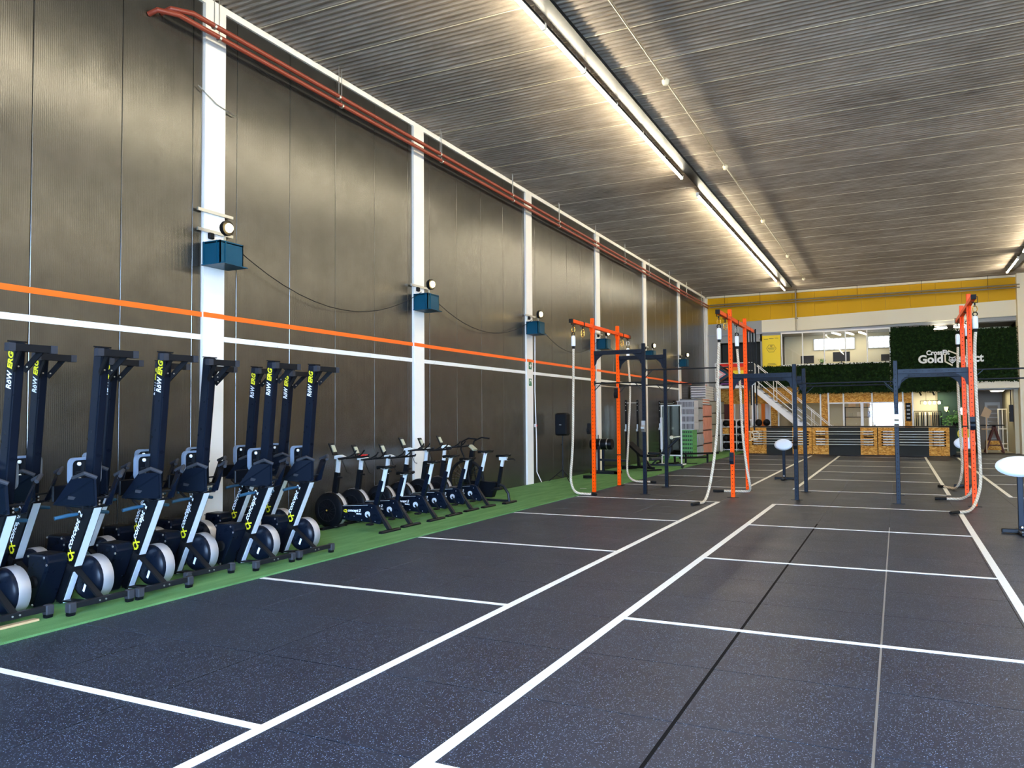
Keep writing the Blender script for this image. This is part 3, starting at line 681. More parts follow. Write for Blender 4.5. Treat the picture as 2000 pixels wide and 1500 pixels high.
# ================================================================== STATIONARY BIKES
def make_bike():
    t = thing('stationary_bike', '', 'exercise bike', (0,0,0), 0, 'row of exercise bikes')
    c = (.38, 0, .29)
    fw = obj('flywheel_housing', MB().lathe([(.05,-.10),(.16,-.105),(.22,-.10),(.262,-.075),(.268,-.03),(.268,.05),(.262,.085),(.22,.10),(.05,.10)], c, 'y', 32), 'black_plastic', t, smooth=True)
    obj('mesh_band', MB().lathe([(.2685,-.028),(.272,-.022),(.272,.045),(.2685,.05)], c, 'y', 32), 'mesh_silver', fw, smooth=True)
    fan = MB()
    for k in range(16):
        w = k*math.pi/8; fan.beam((.38+.05*math.cos(w), -.107, .29+.05*math.sin(w)), (.38+.155*math.cos(w+.3), -.107, .29+.155*math.sin(w+.3)), .006, .014, (0,-1,0))
    obj('fan_blades', fan, 'matt_black', fw, kind='stuff'); obj('grille_ring', MB().tube([(.38+.165*math.cos(a*math.pi/12), -.108, .29+.165*math.sin(a*math.pi/12)) for a in range(24)], .006, 6, True), 'dark_steel', fw)
    obj('hub', MB().lathe([(.002,-.118),(.016,-.115),(.016,-.10)], c, 'y', 12), 'gold_metal', fw)
    obj('front_foot', MB().cbox(.38, .46, -.29, .29, .0, .055, .012), 'black_plastic', t); obj('foot_pedestal', MB().prism([(.28,.05),(.60,.05),(.50,.12),(.34,.12)], 'y', -.06, .06), 'dark_steel', t)
    obj('body', MB().prism([(.55,.16),(1.10,.14),(1.30,.12),(1.34,.20),(1.22,.40),(1.10,.42),(.60,.37)], 'y', -.045, .045), 'navy_plastic', t, bevel=.01)
    obj('body_trim', MB().beam((.62,-.048,.365), (1.09,-.048,.395), .006, .008, (0,-1,0)), 'silver', t)
    text('brand_lettering', 'concept 2', .055, 'white_print', t, (.72,-.0465,.285), (1,0,.02), (0,0,1), shear=.3, offset=.002, width=.24)
    text('brand_lettering', 'BikeErg', .03, 'white_print', t, (.88,-.0465,.25), (1,0,.02), (0,0,1), offset=.001, width=.09)
    em = MB(); stroke(em, [(.68,.31),(.65,.30),(.65,.285),(.68,.275)], .011, -.046, .002); stroke(em, [(.685,.315),(.705,.27)], .010, -.046, .002); stroke(em, [(.705,.315),(.685,.27)], .008, -.046, .002)
    obj('brand_emblem', em, 'yellow_print', t)
    # handle column
    obj('column', MB().beam((.44,0,.50), (.495,0,.86), .055, .085, (1,0,0)), 'black_plastic', t, bevel=.006)
    obj('column_post', MB().beam((.49,0,.80), (.52,0,1.08), .04, .06, (1,0,0)), 'silver', t, bevel=.004)
    obj('knob', MB().cyl((.52,-.03,.79), (.60,-.03,.785), .016, 8), 'matt_black', t)
    st = obj('stem', MB().prism([(.46,1.06),(.62,1.055),(.66,1.09),(.56,1.125),(.46,1.11)], 'y', -.045, .045), 'silver', t, bevel=.01)
    hb = obj('handlebar', MB().tube([(.94,-.18,1.12), (.90,-.235,1.10), (.74,-.25,1.08), (.64,-.16,1.075), (.62,0,1.075), (.64,.16,1.075), (.74,.25,1.08), (.90,.235,1.10), (.94,.18,1.12)], .015, 8), 'matt_black', t, smooth=True)
    for s in (-1, 1): obj('horn', MB().tube([(.66, s*.14, 1.08), (.80, s*.12, 1.10), (.88, s*.10, 1.15), (.92, s*.10, 1.20)], .012, 8), 'matt_black', hb, smooth=True)
    mo = obj('monitor', MB().beam((.45,0,1.12), (.36,0,1.30), .115, .022, (1,0,.3)), 'black_plastic', t, bevel=.006)
    obj('display', MB().beam((.442,0,1.165), (.392,0,1.265), .075, .026, (1,0,.3)), 'screen', mo)
    obj('cable', MB().tube([(.56,.02,1.05), (.60,.05,.92), (.64,.04,.86), (.70,.02,.85)], .005, 5), 'matt_black', t)
    # seat
    obj('seat_tube', MB().beam((1.205,0,.40), (1.315,0,.76), .055, .075, (1,0,0)), 'navy_plastic', t, bevel=.006)
    obj('seat_post', MB().beam((1.30,0,.60), (1.38,0,.93), .038, .055, (1,0,0)), 'silver', t, bevel=.004)
    sad = MB(); prof = [(1.22,.018,.955),(1.28,.022,.962),(1.36,.035,.960),(1.44,.075,.968),(1.49,.085,.978),(1.52,.06,.975)]
    vs_ = []; fs = []
    for x, w, z in prof: vs_ += [(x,-w,z-.012),(x,-w*.7,z+.012),(x,0,z+.004),(x,w*.7,z+.012),(x,w,z-.012),(x,0,z-.035)]
    for i in range(len(prof)-1):
        for k in range(6): fs.append((i*6+k, i*6+(k+1) % 6, i*6+6+(k+1) % 6, i*6+6+k))
    fs += [(5,4,3,2,1,0), tuple(range(30,36))]; sad.add(vs_, fs)
    sd = obj('saddle', sad, 'black_plastic', t, smooth=True); obj('saddle_rail', MB().tube([(1.30,-.02,.935),(1.38,-.025,.92),(1.46,-.03,.945)], .006, 6).tube([(1.30,.02,.935),(1.38,.025,.92),(1.46,.03,.945)], .006, 6), 'zinc', sd)
    # rear leg, foot, crank
    obj('rear_leg', MB().beam((1.20,0,.37), (1.45,0,.045), .06, .05, (1,0,1)), 'dark_steel', t); obj('rear_foot', MB().cbox(1.41, 1.49, -.24, .24, .0, .05, .012), 'black_plastic', t)
    cr_ = obj('crank', MB().beam((1.10,-.075,.26), (1.19,-.075,.13), .02, .025, (0,0,1)), 'dark_steel', t)
    obj('chainring', MB().lathe([(.002,-.075),(.045,-.075),(.045,-.062),(.002,-.06)], (1.10,0,.26), 'y', 16), 'silver', cr_)
    obj('pedal', MB().cbox(1.145, 1.235, -.18, -.09, .115, .14, .006), 'matt_black', cr_)
    c2 = obj('crank', MB().beam((1.10,.075,.26), (1.02,.075,.40), .02, .025, (0,0,1)), 'dark_steel', t); obj('pedal', MB().cbox(.975, 1.065, .09, .18, .385, .41, .006), 'matt_black', c2)
    bt = MB()
    for x, z in ((.66,.20),(.84,.22),(.98,.17),(1.22,.16),(1.16,.36)): bt.lathe([(.003,-.052),(.007,-.050),(.007,-.045)], (x,0,z), 'y', 8)
    obj('bolt', bt, 'zinc', t, kind='stuff')
    return t
bk = make_bike()
bdat = [(.0, 9.6, 0, 0), (-.06, 10.24, -.13, -.05), (-.05, 10.96, .0, -.06), (-.10, 11.62, .06, .03), (-.14, 12.30, -.02, .0), (-.13, 12.93, .08, .03)]
def bike_heights(t, ds, dm):
    for c in t.children:
        n = c.name.split('.')[0]
        if n in ('saddle', 'seat_post'): c.location.z += ds; c.location.x += ds*.22
        if n in ('stem', 'handlebar', 'monitor', 'column_post', 'cable'): c.location.z += dm
copies = [bk]+[dup(bk) for _ in bdat[1:]]
for i, (o, (x, y, ds, dm)) in enumerate(zip(copies, bdat)):
    o.location = (x, y, 0); bike_heights(o, ds, dm)
    o['label'] = 'black exercise bike with silver posts, %s from the camera in the bike row' % ORD[i]
    if i == 1: obj('red_towel', MB().box(.50, .62, -.05, .03, 1.125, 1.15), 'red_cloth', o, loc=(0, 0, dm))
# fan bike with tall swing arms
ab = thing('fan_bike', 'black fan bike with large wheel cage and tall curved swing arms', 'exercise bike', (.0, 13.64, 0))
c = (.46, 0, .45)
cg = obj('fan_cage', MB().tube([(c[0]+.37*math.cos(a*math.pi/16), 0, c[2]+.37*math.sin(a*math.pi/16)) for a in range(32)], .03, 8, True), 'matt_black', ab, smooth=True)
bl = MB()
for k in range(26):
    w = k*math.pi/13; bl.beam((c[0]+.06*math.cos(w), -.02, c[2]+.06*math.sin(w)), (c[0]+.34*math.cos(w), .02, c[2]+.34*math.sin(w)), .004, .05, (0,1,0))
obj('fan_blades', bl, 'dark_steel', cg, kind='stuff')
for q in (.12, .24): obj('cage_ring', MB().tube([(c[0]+q*math.cos(a*math.pi/12), -.06, c[2]+q*math.sin(a*math.pi/12)) for a in range(24)], .005, 5, True), 'dark_steel', cg)
obj('hub', MB().lathe([(.02,-.07),(.06,-.06),(.07,.06),(.02,.07)], c, 'y', 14), 'black_plastic', cg)
for s in (-1, 1): obj('swing_arm', MB().tube([(.62, s*.12, .30), (.52, s*.16, .85), (.46, s*.22, 1.05), (.50, s*.25, 1.20), (.66, s*.26, 1.27), (.84, s*.26, 1.25)], .017, 8), 'matt_black', ab, smooth=True)
obj('mast', MB().beam((.50,0,.40), (.60,0,1.02), .07, .09, (1,0,0)), 'black_plastic', ab); obj('monitor', MB().beam((.54,0,1.12), (.66,0,1.03), .16, .03, (1,0,1)), 'screen', ab)
obj('frame', MB().beam((.50,0,.40), (1.16,0,.38), .06, .07).beam((1.16,0,.30), (1.24,0,.72), .05, .06, (1,0,0)).prism([(.62,.12),(1.05,.12),(1.16,.40),(.70,.44)], 'y', -.07, .07), 'black_plastic', ab)
obj('rear_leg', MB().tube([(1.10,0,.40), (1.28,0,.34), (1.38,0,.20), (1.40,0,.04)], .028, 8), 'dark_steel', ab, smooth=True); obj('base_rail', MB().beam((.35,0,.08), (1.40,0,.06), .05, .04), 'dark_steel', ab)
obj('foot', MB().cbox(1.36, 1.45, -.25, .25, 0, .055, .012), 'black_plastic', ab); obj('foot', MB().cbox(.28, .36, -.28, .28, 0, .055, .012), 'black_plastic', ab)
obj('seat_post', MB().beam((1.23,0,.66), (1.27,0,.86), .04, .055, (1,0,0)), 'silver', ab); obj('seat_bracket', MB().box(1.20, 1.36, -.03, .03, .84, .90), 'silver', ab)
sdl = link('saddle', bpy.data.meshes['saddle'], ab, (-.10, 0, -.03)); obj('grip_handle', MB().tube([(1.36,.0,.86),(1.50,.0,.87),(1.53,0,.84)], .012, 8), 'matt_black', ab)
obj('pedal', MB().cbox(1.20, 1.32, -.26, -.15, .29, .33, .006), 'matt_black', ab); obj('crank', MB().beam((1.05,-.10,.26),(1.24,-.13,.31), .02, .025), 'dark_steel', ab)

# ================================================================== PULL-UP RIG
rig = thing('pull_up_rig', 'large orange and navy steel pull-up rig standing across the rubber floor', 'pull-up rig')
def holes_mesh(h, z0=.08, both=True):
    mb = MB(); z = z0
    def disc(cx, cy, cz, ax):
        n = 6; vs_ = []
        for k in range(n):
            a = 2*math.pi*k/n; u, v = .0095*math.cos(a), .0095*math.sin(a)
            vs_.append((cx+u, cy, cz+v) if ax == 'y' else (cx, cy+u, cz+v))
        mb.add(vs_, [tuple(range(n))])
    while z < h-.03:
        disc(0, -.0388, z, 'y'); disc(0, .0388, z, 'y'); disc(-.0388, 0, z, 'x'); disc(.0388, 0, z, 'x'); z += .078
    return mb
def post_mesh(h, m):
    mb = MB().cbox(-.0375, .0375, -.0375, .0375, 0, h, .006); return mb.mesh('upright', m)
PM = {('o', 3.85): post_mesh(3.85, 'orange_steel'), ('n', 3.24): post_mesh(3.24, 'navy_steel'), ('n', 2.68): post_mesh(2.68, 'navy_steel')}
HM = {h: holes_mesh(h).mesh('bolt_holes', 'hole_black') for h in (3.85, 3.24, 2.68)}
plate = MB().cbox(-.11, .11, -.06, .06, 0.0, .010, .002).mesh('base_plate', 'dark_steel')
posts = [(2.10,'o',3.85),(3.26,'n',3.24),(5.10,'o',3.85),(6.33,'n',2.68),(8.13,'n',2.68),(9.36,'o',3.85),(11.25,'n',2.68)]
for x, c_, h in posts:
    for y in (16.45, 18.2):
        p = link('upright', PM[(c_, h)], rig, (x, y, .0)); q = link('bolt_holes', HM[h], p); q['kind'] = 'stuff'; link('base_plate', plate, p)
def hbeam(name, p, q, m, w=.075, h=.075): return obj(name, MB().beam(p, q, w, h), m, rig, bevel=.004)
def holes_along(par, p, q, off):
    mb = MB(); p, q = Vector(p), Vector(q); L = (q-p).length; n = int(L/.10); d = (q-p)/n
    for i in range(1, n):
        c_ = p+d*i; mb.add([(c_.x+.009*math.cos(a*math.pi/3), c_.y+off, c_.z+.009*math.sin(a*math.pi/3)) for a in range(6)], [tuple(range(6))])
    o_ = obj('bolt_holes', mb, 'hole_black', par, kind='stuff')
for x, y0, y1 in ((2.10, 15.2, 19.1), (5.10, 15.25, 19.3), (9.36, 15.45, 19.4)):
    bm_ = hbeam('rope_beam', (x, y0, 3.66), (x, y1, 3.66), 'orange_steel')
    for y in (y0-.02, y1+.02): obj('end_cap', MB().beam((x, y-.03, 3.66), (x, y+.03, 3.66), .08, .08), 'matt_black', bm_)
    for y in (16.45, 18.2):
        for s in (-1, 1):
            obj('gusset', MB().prism([(y+s*.0375,3.63),(y+s*.20,3.63),(y+s*.13,3.52),(y+s*.07,3.44),(y+s*.0375,3.34)], 'x', x-.005, x+.005), 'orange_steel', rig)
def gus(x, y, z, s, m='navy_steel', L=.26):
    obj('gusset', MB().prism([(x+s*.04, z-.03),(x+s*L, z-.03),(x+s*L*.72, z-.07),(x+s*.10, z-.15),(x+s*.075, z-.24),(x+s*.04, z-.27)], 'y', y-.006, y+.006), m, rig)
for y in (16.45, 18.2):
    b = hbeam('crossbeam', (2.14, y, 3.07), (3.22, y, 3.07), 'navy_steel', .075, .09); holes_along(b, (2.14, y, 3.07), (3.22, y, 3.07), -.039); gus(2.10, y, 3.06, 1); gus(3.26, y, 3.06, -1)
    for a, c_ in ((5.14, 6.29), (8.17, 9.32)):
        b = hbeam('crossbeam', (a, y, 2.47), (c_, y, 2.47), 'navy_steel', .075, .09); holes_along(b, (a, y, 2.47), (c_, y, 2.47), -.039); gus(a-.04, y, 2.46, 1); gus(c_+.04, y, 2.46, -1)
    for a, c_, z in ((3.30, 5.06, 2.66 if y < 17 else 2.42), (6.37, 8.09, 2.29), (9.40, 11.21, 2.47 if y < 17 else 2.36), (2.14, 3.22, 2.40)):
        b = obj('pull_up_bar', MB().cyl((a, y, z), (c_, y, z), .016, 10), 'dark_steel', rig, smooth=True)
        for xx, s in ((a, 1), (c_, -1)): obj('strut', MB().beam((xx, y, z-.16), (xx+s*.16, y, z), .012, .03, (0,1,0)), 'navy_steel', b); obj('flange', MB().box(xx-.006, xx+.006, y-.037, y+.037, z-.05, z+.05), 'navy_steel', b)
obj('pull_up_bar', MB().cyl((2.10, 16.5, 2.36), (2.10, 18.15, 2.36), .014, 10), 'zinc', rig, smooth=True)
for x, y, z, mm in ((2.02, 16.41, 1.40, 'matt_black'), (3.26, 16.40, 1.45, 'zinc'), (5.10, 16.40, .80, 'navy_steel'), (9.36, 16.40, 1.50, 'navy_steel'), (8.13, 16.40, 1.55, 'zinc'), (2.07, 18.15, 2.22, 'matt_black'), (6.33, 16.4, 1.12, 'matt_black')):
    obj('j_cup', MB().prism([(y-.045, z-.12),(y-.005, z-.12),(y-.005, z+.12),(y-.045, z+.12),(y-.045, z+.03),(y-.09, z-.01),(y-.09, z-.05)], 'x', x-.04, x+.04), mm, rig)
for x, y, z in ((2.10, 18.2, .74), (9.36, 18.2, 1.42)): obj('pin', MB().box(x-.05, x+.05, y-.05, y+.05, z-.012, z+.012), 'matt_black', rig)

# ropes -----------------------------------------------------------------
def smoothpath(P, k=5):
    P = [Vector(p) for p in P]; out = []
    for i in range(len(P)-1):
        p0, p1, p2, p3 = P[max(i-1,0)], P[i], P[i+1], P[min(i+2,len(P)-1)]
        for j in range(k):
            t_ = j/k; out.append(.5*((2*p1)+(-p0+p2)*t_+(2*p0-5*p1+4*p2-p3)*t_**2+(-p0+3*p1-3*p2+p3)*t_**3))
    return out+[P[-1]]
def carabiner(par, x, y, z, m='gold_metal'):
    return obj('carabiner', MB().tube([(x+.035*math.cos(a*math.pi/6), y, z+.06*math.sin(a*math.pi/6)) for a in range(12)], .008, 6, True), m, par, smooth=True)
def strap(par, x, y, z=3.66): return obj('strap', MB().box(x-.045, x+.045, y-.02, y+.02, z+.038, z+.045).box(x-.046, x-.038, y-.02, y+.02, z-.06, z+.045).box(x+.038, x+.046, y-.02, y+.02, z-.06, z+.045).box(x-.046, x+.046, y-.02, y+.02, z-.066, z-.058).box(x-.012, x+.012, y-.006, y+.006, z-.13, z-.06), 'tape_black', par)
def rope(label, x, y, pts, end, m='rope'):
    t = thing('climbing_rope', label, 'climbing rope', (0,0,0), 0, 'climbing ropes on the rig')
    strap(t, x, y); carabiner(t, x, y, 3.49, 'zinc' if y > 16.5 else 'gold_metal'); obj('ring', MB().tube([(x+.035*math.cos(a*math.pi/6), y, 3.40+.035*math.sin(a*math.pi/6)) for a in range(12)], .010, 6, True), 'tape_black', t)
    obj('sleeve', MB().lathe([(.02,3.14),(.042,3.15),(.045,3.17),(.045,3.33),(.035,3.36),(.02,3.37)], (x, y, 0), 'z', 14), 'white_pad', t, smooth=True); obj('tape', MB().cyl((x, y, 3.09), (x, y, 3.15), .03, 10), 'tape_black', t)
    P = smoothpath([(x, y, 3.12)]+pts)
    obj('rope', MB().tube(P, .026, 8), m, t, smooth=True)
    e = Vector(end); d = (e-P[-1]).normalized()
    obj('rope_end', MB().tube([P[-1]-d*.01, e], .029, 8), 'tape_black', t, smooth=True)
rope('cream climbing rope on the near end of the left orange beam', 2.08, 15.35, [(2.05,15.4,2.4),(2.0,15.45,1.1),(1.93,15.5,.45),(1.94,15.55,.2),(2.0,15.62,.07),(2.14,15.7,.035),(2.32,15.72,.035)], (2.43,15.68,.032))
rope('cream climbing rope on the far end of the left orange beam', 2.12, 18.95, [(2.16,18.95,2.3),(2.10,18.95,1.1),(2.06,18.95,.42),(2.09,18.97,.18),(2.2,19.05,.06),(2.40,19.1,.035),(2.62,19.1,.035)], (2.75,19.1,.032))
rope('cream climbing rope on the near end of the middle orange beam', 5.08, 15.42, [(5.04,15.45,2.5),(5.00,15.5,1.5),(4.93,15.45,.8),(4.86,15.4,.35),(4.82,15.28,.12),(4.80,15.05,.035),(4.76,14.85,.035)], (4.69,14.60,.032))
rope('cream climbing rope between the two middle orange posts', 5.10, 17.2, [(5.15,17.2,2.3),(5.18,17.2,1.3),(5.25,17.2,.6),(5.30,17.22,.25),(5.27,17.4,.07),(5.1,17.48,.035),(4.72,17.42,.035)], (4.50,17.40,.032))
rope('twisted climbing rope in front of the right orange post', 9.40, 15.75, [(9.38,15.8,2.6),(9.40,15.85,1.4),(9.42,15.9,.7),(9.40,15.88,.38),(9.30,15.65,.12),(9.18,15.35,.035),(9.02,15.12,.035)], (8.90,14.97,.032))
rope('cream climbing rope between the two right orange posts', 9.38, 17.2, [(9.36,17.2,2.3),(9.38,17.2,1.3),(9.42,17.22,.5),(9.36,17.3,.18),(9.22,17.4,.05),(9.05,17.42,.035),(8.95,17.40,.035)], (8.76,17.38,.032))
rope('greyish climbing rope behind the right orange posts', 9.34, 19.2, [(9.32,19.2,2.3),(9.34,19.25,1.3),(9.36,19.3,.6),(9.32,19.35,.25),(9.24,19.6,.06),(9.16,19.95,.035),(9.05,20.2,.035)], (8.95,20.4,.032))
for lab, x, y in (('left orange beam, second hook from its near end', 2.10, 15.85), ('middle orange beam, beside the near rope', 5.10, 15.95), ('left orange beam, second hook from its far end', 2.10, 18.55)):
    t = thing('carabiner_strap', 'empty gold carabiner on the '+lab, 'carabiner', (0,0,0), 0, 'empty carabiners'); strap(t, x, y); carabiner(t, x, y, 3.49); carabiner(t, x, y, 3.44)
for i, (x, y) in enumerate(((5.06, 18.75), (5.12, 19.15))):
    t = thing('gymnastic_ring', 'wooden gymnastic ring on a black strap behind the middle orange posts, %s one' % ('nearer', 'farther')[i], 'gymnastic ring', (0,0,0), 0, 'gymnastic rings')
    obj('strap', MB().box(x-.018, x+.018, y-.004, y+.004, 1.28, 3.70).box(x+.05, x+.08, y-.004, y+.004, 1.9, 3.70), 'tape_black', t)
    obj('hoop', MB().tube([(x+.105*math.cos(a*math.pi/12), y, 1.19+.105*math.sin(a*math.pi/12)) for a in range(24)], .015, 8, True), 'ring_wood', t, smooth=True)
    obj('buckle', MB().box(x-.03, x+.03, y-.015, y+.005, 2.38, 2.45), 'zinc', t)

# ================================================================== OVAL PAD STANDS
def pad_stand(x, y, z, rx, rz_, label):
    t = thing('pad_stand', label, 'pad stand', (x, y, 0), 0, 'white oval pad stands')
    c = obj('oval_pad', MB().lathe([(.02,-.05),(.75,-.048),(.95,-.03),(1.0,0),(.95,.03),(.75,.048),(.02,.05)], (0,0,0), 'y', 28), 'white_pad', t, smooth=True)
    c.scale = (rx, 1, rz_); c.location = (0, 0, z); c.rotation_euler = (math.radians(-18), 0, 0)
    obj('post', MB().cbox(-.035, .035, .035, .10, .04, z, .006), 'navy_steel', t)
    obj('cross_foot', MB().cbox(-.24, .24, .02, .11, .01, .07, .01), 'dark_steel', t); obj('long_foot', MB().cbox(-.045, .045, -.30, .30, .01, .06, .01), 'dark_steel', t)
    for xx in (-.22, .22): obj('roller', MB().lathe([(.01,-.03),(.02,-.03),(.02,.03),(.01,.03)], (xx, .065, .02), 'y', 10), 'grey_cap', t)
    obj('bolt', MB().lathe([(.012,0),(.02,-.02),(.012,-.03)], (0, .0, .10), 'y', 8), 'zinc', t)
pad_stand(5.49, 21.3, .90, .225, .15, 'white oval pad on a dark post beside the middle navy uprights')
pad_stand(9.66, 12.95, .94, .30, .15, 'largest white oval pad on a navy post at the right edge of the photo')
pad_stand(9.50, 20.5, 1.0, .22, .145, 'white oval pad on a dark post seen behind the right orange uprights')

# ================================================================== SPEAKER
t = thing('loudspeaker', 'black loudspeaker on a tripod stand beside the third white column', 'loudspeaker', (.41, 18.75, 0))
obj('cabinet', MB().cbox(-.16, .16, -.14, .14, 1.18, 1.76, .035), 'matt_black', t); obj('grille', MB().cbox(-.135, .135, -.152, -.138, 1.22, 1.72, .004), 'black_plastic', t)
obj('pole', MB().cyl((0,0,.10), (0,0,1.20), .018, 10), 'dark_steel', t); obj('knob', MB().cyl((-.05,0,.95), (0,0,.95), .015, 8), 'matt_black', t)
obj('badge', MB().box(-.03, .03, -.155, -.15, 1.45, 1.465), 'zinc', t)
for a in (200, 320, 80): obj('leg', MB().tube([(0,0,.32), (.36*math.cos(math.radians(a)), .36*math.sin(math.radians(a)), .02)], .012, 8), 'dark_steel', t)
obj('brace', MB().tube([(0,0,.10), (-.16,-.06,.17)], .008, 6).tube([(0,0,.10), (.13,-.11,.17)], .008, 6).tube([(0,0,.10), (.03,.17,.17)], .008, 6), 'dark_steel', t)
c = obj('cable_coil', MB().tube([(.78+.13*math.cos(a*.5), 19.6+.11*math.sin(a*.5), .035+.002*a) for a in range(38)], .014, 6), 'matt_black'); tag(c, 'black cable coil on the turf by the speaker tripod', 'cable')
c = obj('paper_scrap', MB().box(1.55, 1.70, 17.0, 17.04, .018, .021), 'white_cloth'); tag(c, 'small white scrap lying on the turf near the left orange post', 'paper')

# ================================================================== BENCHES AND RACKS BY THE WALL
t = thing('padded_machine', 'black machine with a large padded roll behind the left orange posts', 'gym machine', (.42, 21.6, 0))
obj('roll_pad', MB().lathe([(.02,-.30),(.14,-.30),(.16,-.27),(.16,.33),(.14,.36),(.02,.36)], (0,0,.86), 'x', 20), 'black_plastic', t, smooth=True)
for y in (.02, .22): obj('pad_band', MB().lathe([(.1605,y-.014),(.1625,y-.012),(.1625,y+.012),(.1605,y+.014)], (0,0,.86), 'x', 20), 'zinc', t)
for y in (-.18, .22): obj('stand_post', MB().beam((0,y,0.04), (0,y,.80), .06, .06, (1,0,0)), 'navy_steel', t)
obj('base_frame', MB().box(-.25, .55, -.22, -.14, 0.02, .09).box(-.25, .55, .18, .26, 0.02, .09).box(.47, .55, -.22, .26, 0.02, .09), 'dark_steel', t)
obj('side_rail', MB().beam((.0,-.18,.42), (.9,-.1,.40), .05, .06).beam((.0,.2,.24), (.9,.2,.24), .02, .02), 'dark_steel', t); obj('handle', MB().cyl((.0,-.2,1.0),(.0,-.2,1.13), .014), 'matt_black', t)
def sqrack(x, y, label, w=.42):
    t = thing('squat_stand', label, 'squat stand', (x, y, 0), 0, 'black squat stands')
    for s in (0, w):
        p = obj('upright', MB().cbox(s-.03, s+.03, -.03, .03, .0, 2.17, .004), 'matt_black', t)
        bt = MB()
        for z in (2.10, 2.0, 1.84): bt.lathe([(.004,-.036),(.014,-.034),(.014,-.03)], (s,0,z), 'y', 8)
        obj('bolt', bt, 'zinc', p, kind='stuff'); obj('j_cup', MB().prism([(-.03,1.18),(-.03,1.40),(-.05,1.40),(-.05,1.26),(-.12,1.24),(-.12,1.18)], 'x', s-.02, s+.02), 'zinc', p)
    obj('top_bar', MB().cyl((0,0,2.08), (w,0,2.08), .016, 8), 'zinc', t); obj('base', MB().box(-.05, w+.05, -.35, -.28, 0.02, .08).box(-.05, .02, -.35, .35, 0.02, .08).box(w-.02, w+.05, -.35, .35, 0.02, .08), 'matt_black', t)
sqrack(.36, 24.2, 'black squat stand with silver top bar left of the near navy posts', .38)
sqrack(.82, 26.5, 'black squat stand left of the white wheeled frame', .5)
def bench(x, y, rz, label, ang):
    t = thing('incline_bench', label, 'weight bench', (x, y, 0), rz, 'black benches')
    obj('backrest', MB().beam((-.05,0,.45), (-.05+.75*math.cos(ang),0,.45+.75*math.sin(ang)), .28, .07), 'black_plastic', t, bevel=.02); obj('seat_pad', MB().beam((-.10,0,.45), (-.48,0,.47), .30, .07), 'black_plastic', t, bevel=.02)
    obj('spine', MB().beam((-.5,0,.10), (.6,0,.10), .06, .06), 'dark_steel', t)
    for xx in (-.5, .6): obj('foot', MB().beam((xx,-.28,.04), (xx,.28,.04), .06, .06), 'matt_black', t)
    obj('strut', MB().beam((-.05,0,.42), (-.35,0,.12), .05, .05).beam((.1,0,.12), (.25,0,.45+.3*math.sin(ang)), .05, .05), 'dark_steel', t); obj('roller', MB().cyl((-.55,-.2,.38), (-.55,.2,.38), .05, 12), 'grey_cap', t, smooth=True)
bench(1.15, 23.3, math.radians(150), 'black weight bench with raised backrest behind the near navy post', .55)
bench(1.40, 24.75, math.radians(10), 'black weight bench between the navy posts and the white frame', .75)
t = thing('dumbbell_rail', 'long black padded double rail by the far navy post', 'rail stand', (1.9, 27.0, 0))
obj('rail', MB().beam((-.5,0,.34), (.55,1.1,.34), .10, .06), 'matt_black', t); obj('rail', MB().beam((-.45,-.35,.22), (.30,.45,.22), .10, .06), 'matt_black', t)
for a, b in ((-.35,.1), (.25,.75)): obj('leg', MB().box(a-.03, a+.03, b-.03, b+.03, .0, .33), 'dark_steel', t)
obj('foot', MB().box(-.6, .1, -.2, -.1, 0, .04), 'dark_steel', t)
t = thing('mirror_stand', 'wheeled white frame holding a tall tinted mirror before the crate stacks', 'mirror', (1.48, 25.6, 0), -.20)
fr = MB().box(-.40,-.36,-.02,.02,.30,2.02).box(.30,.34,-.02,.02,.30,1.60).box(-.36,.34,-.02,.02,1.98,2.02).box(-.36,.34,-.02,.02,.34,.38).box(.30,.34,-.02,.02,1.60,2.02)
obj('frame', fr, 'white_steel', t); obj('glass_panel', MB().box(-.36,.30,-.004,.004,.38,1.98), 'mirror', t); obj('stile_cover', MB().box(-.415,-.35,-.035,.035,.55,1.60), 'white_steel', t)
for x in (-.38, .32): obj('foot', MB().beam((x,-.30,.07), (x,.30,.07), .04, .04).beam((x,0,.08), (x,0,.34), .035, .035, (1,0,0)), 'white_steel', t)
obj('lamp_arm', MB().cyl((.05,-.05,.95), (.28,-.02,.98), .02).lathe([(.02,-.03),(.06,-.02),(.06,.03)], (.0,-.06,.95), 'y', 12), 'cream', t)
t = thing('storage_crate_base', 'low dark crate of slots standing behind the white frame', 'crate', (.45, 29.6, 0))

# ================================================================== CRATE AND CLOTH STACKS
bpy.data.objects.remove(t)
def crate(x, y, z, w, d, h, m, label, group, slats=11):
    t = thing('slotted_crate', label, 'crate', (x, y, z), 0, group)
    obj('shell', MB().box(0.01, w-.01, .02, d, .004, h-.004), 'crate_dark', t)
    obj('rim', MB().box(0, w, 0, d, h-.045, h-.002).box(0, w, 0, d, 0.0, .035), m, t)
    s = MB()
    for i in range(slats): a = .02+(w-.04)*(i+.5)/slats; s.box(a-.011, a+.011, 0, .02, .03, h-.04)
    obj('slat', s, m, t, kind='stuff')
    obj('side_panel', MB().box(w-.012, w+.002, .02, d-.01, .02, h-.02), m, t)
    return t
on = 'bottom second third fourth fifth sixth seventh'.split()
gh = .155
for i in range(7): crate(.38, 30.3, .018+gh*i, .66, .75, gh-.004, 'crate_green', 'green slotted crate, %s%s of the near green stack' % (on[i] if i < 6 else 'top', '' if i else ' one'), 'green slotted crates', 9)
for i in range(4): crate(.05, 29.5, .018+gh*i, .30, .5, gh-.004, 'crate_green', 'green slotted crate, %s in the short stack against the wall' % (on[i]), 'green slotted crates by the wall', 6)
gz = .018+gh*7
gy = [0]; 
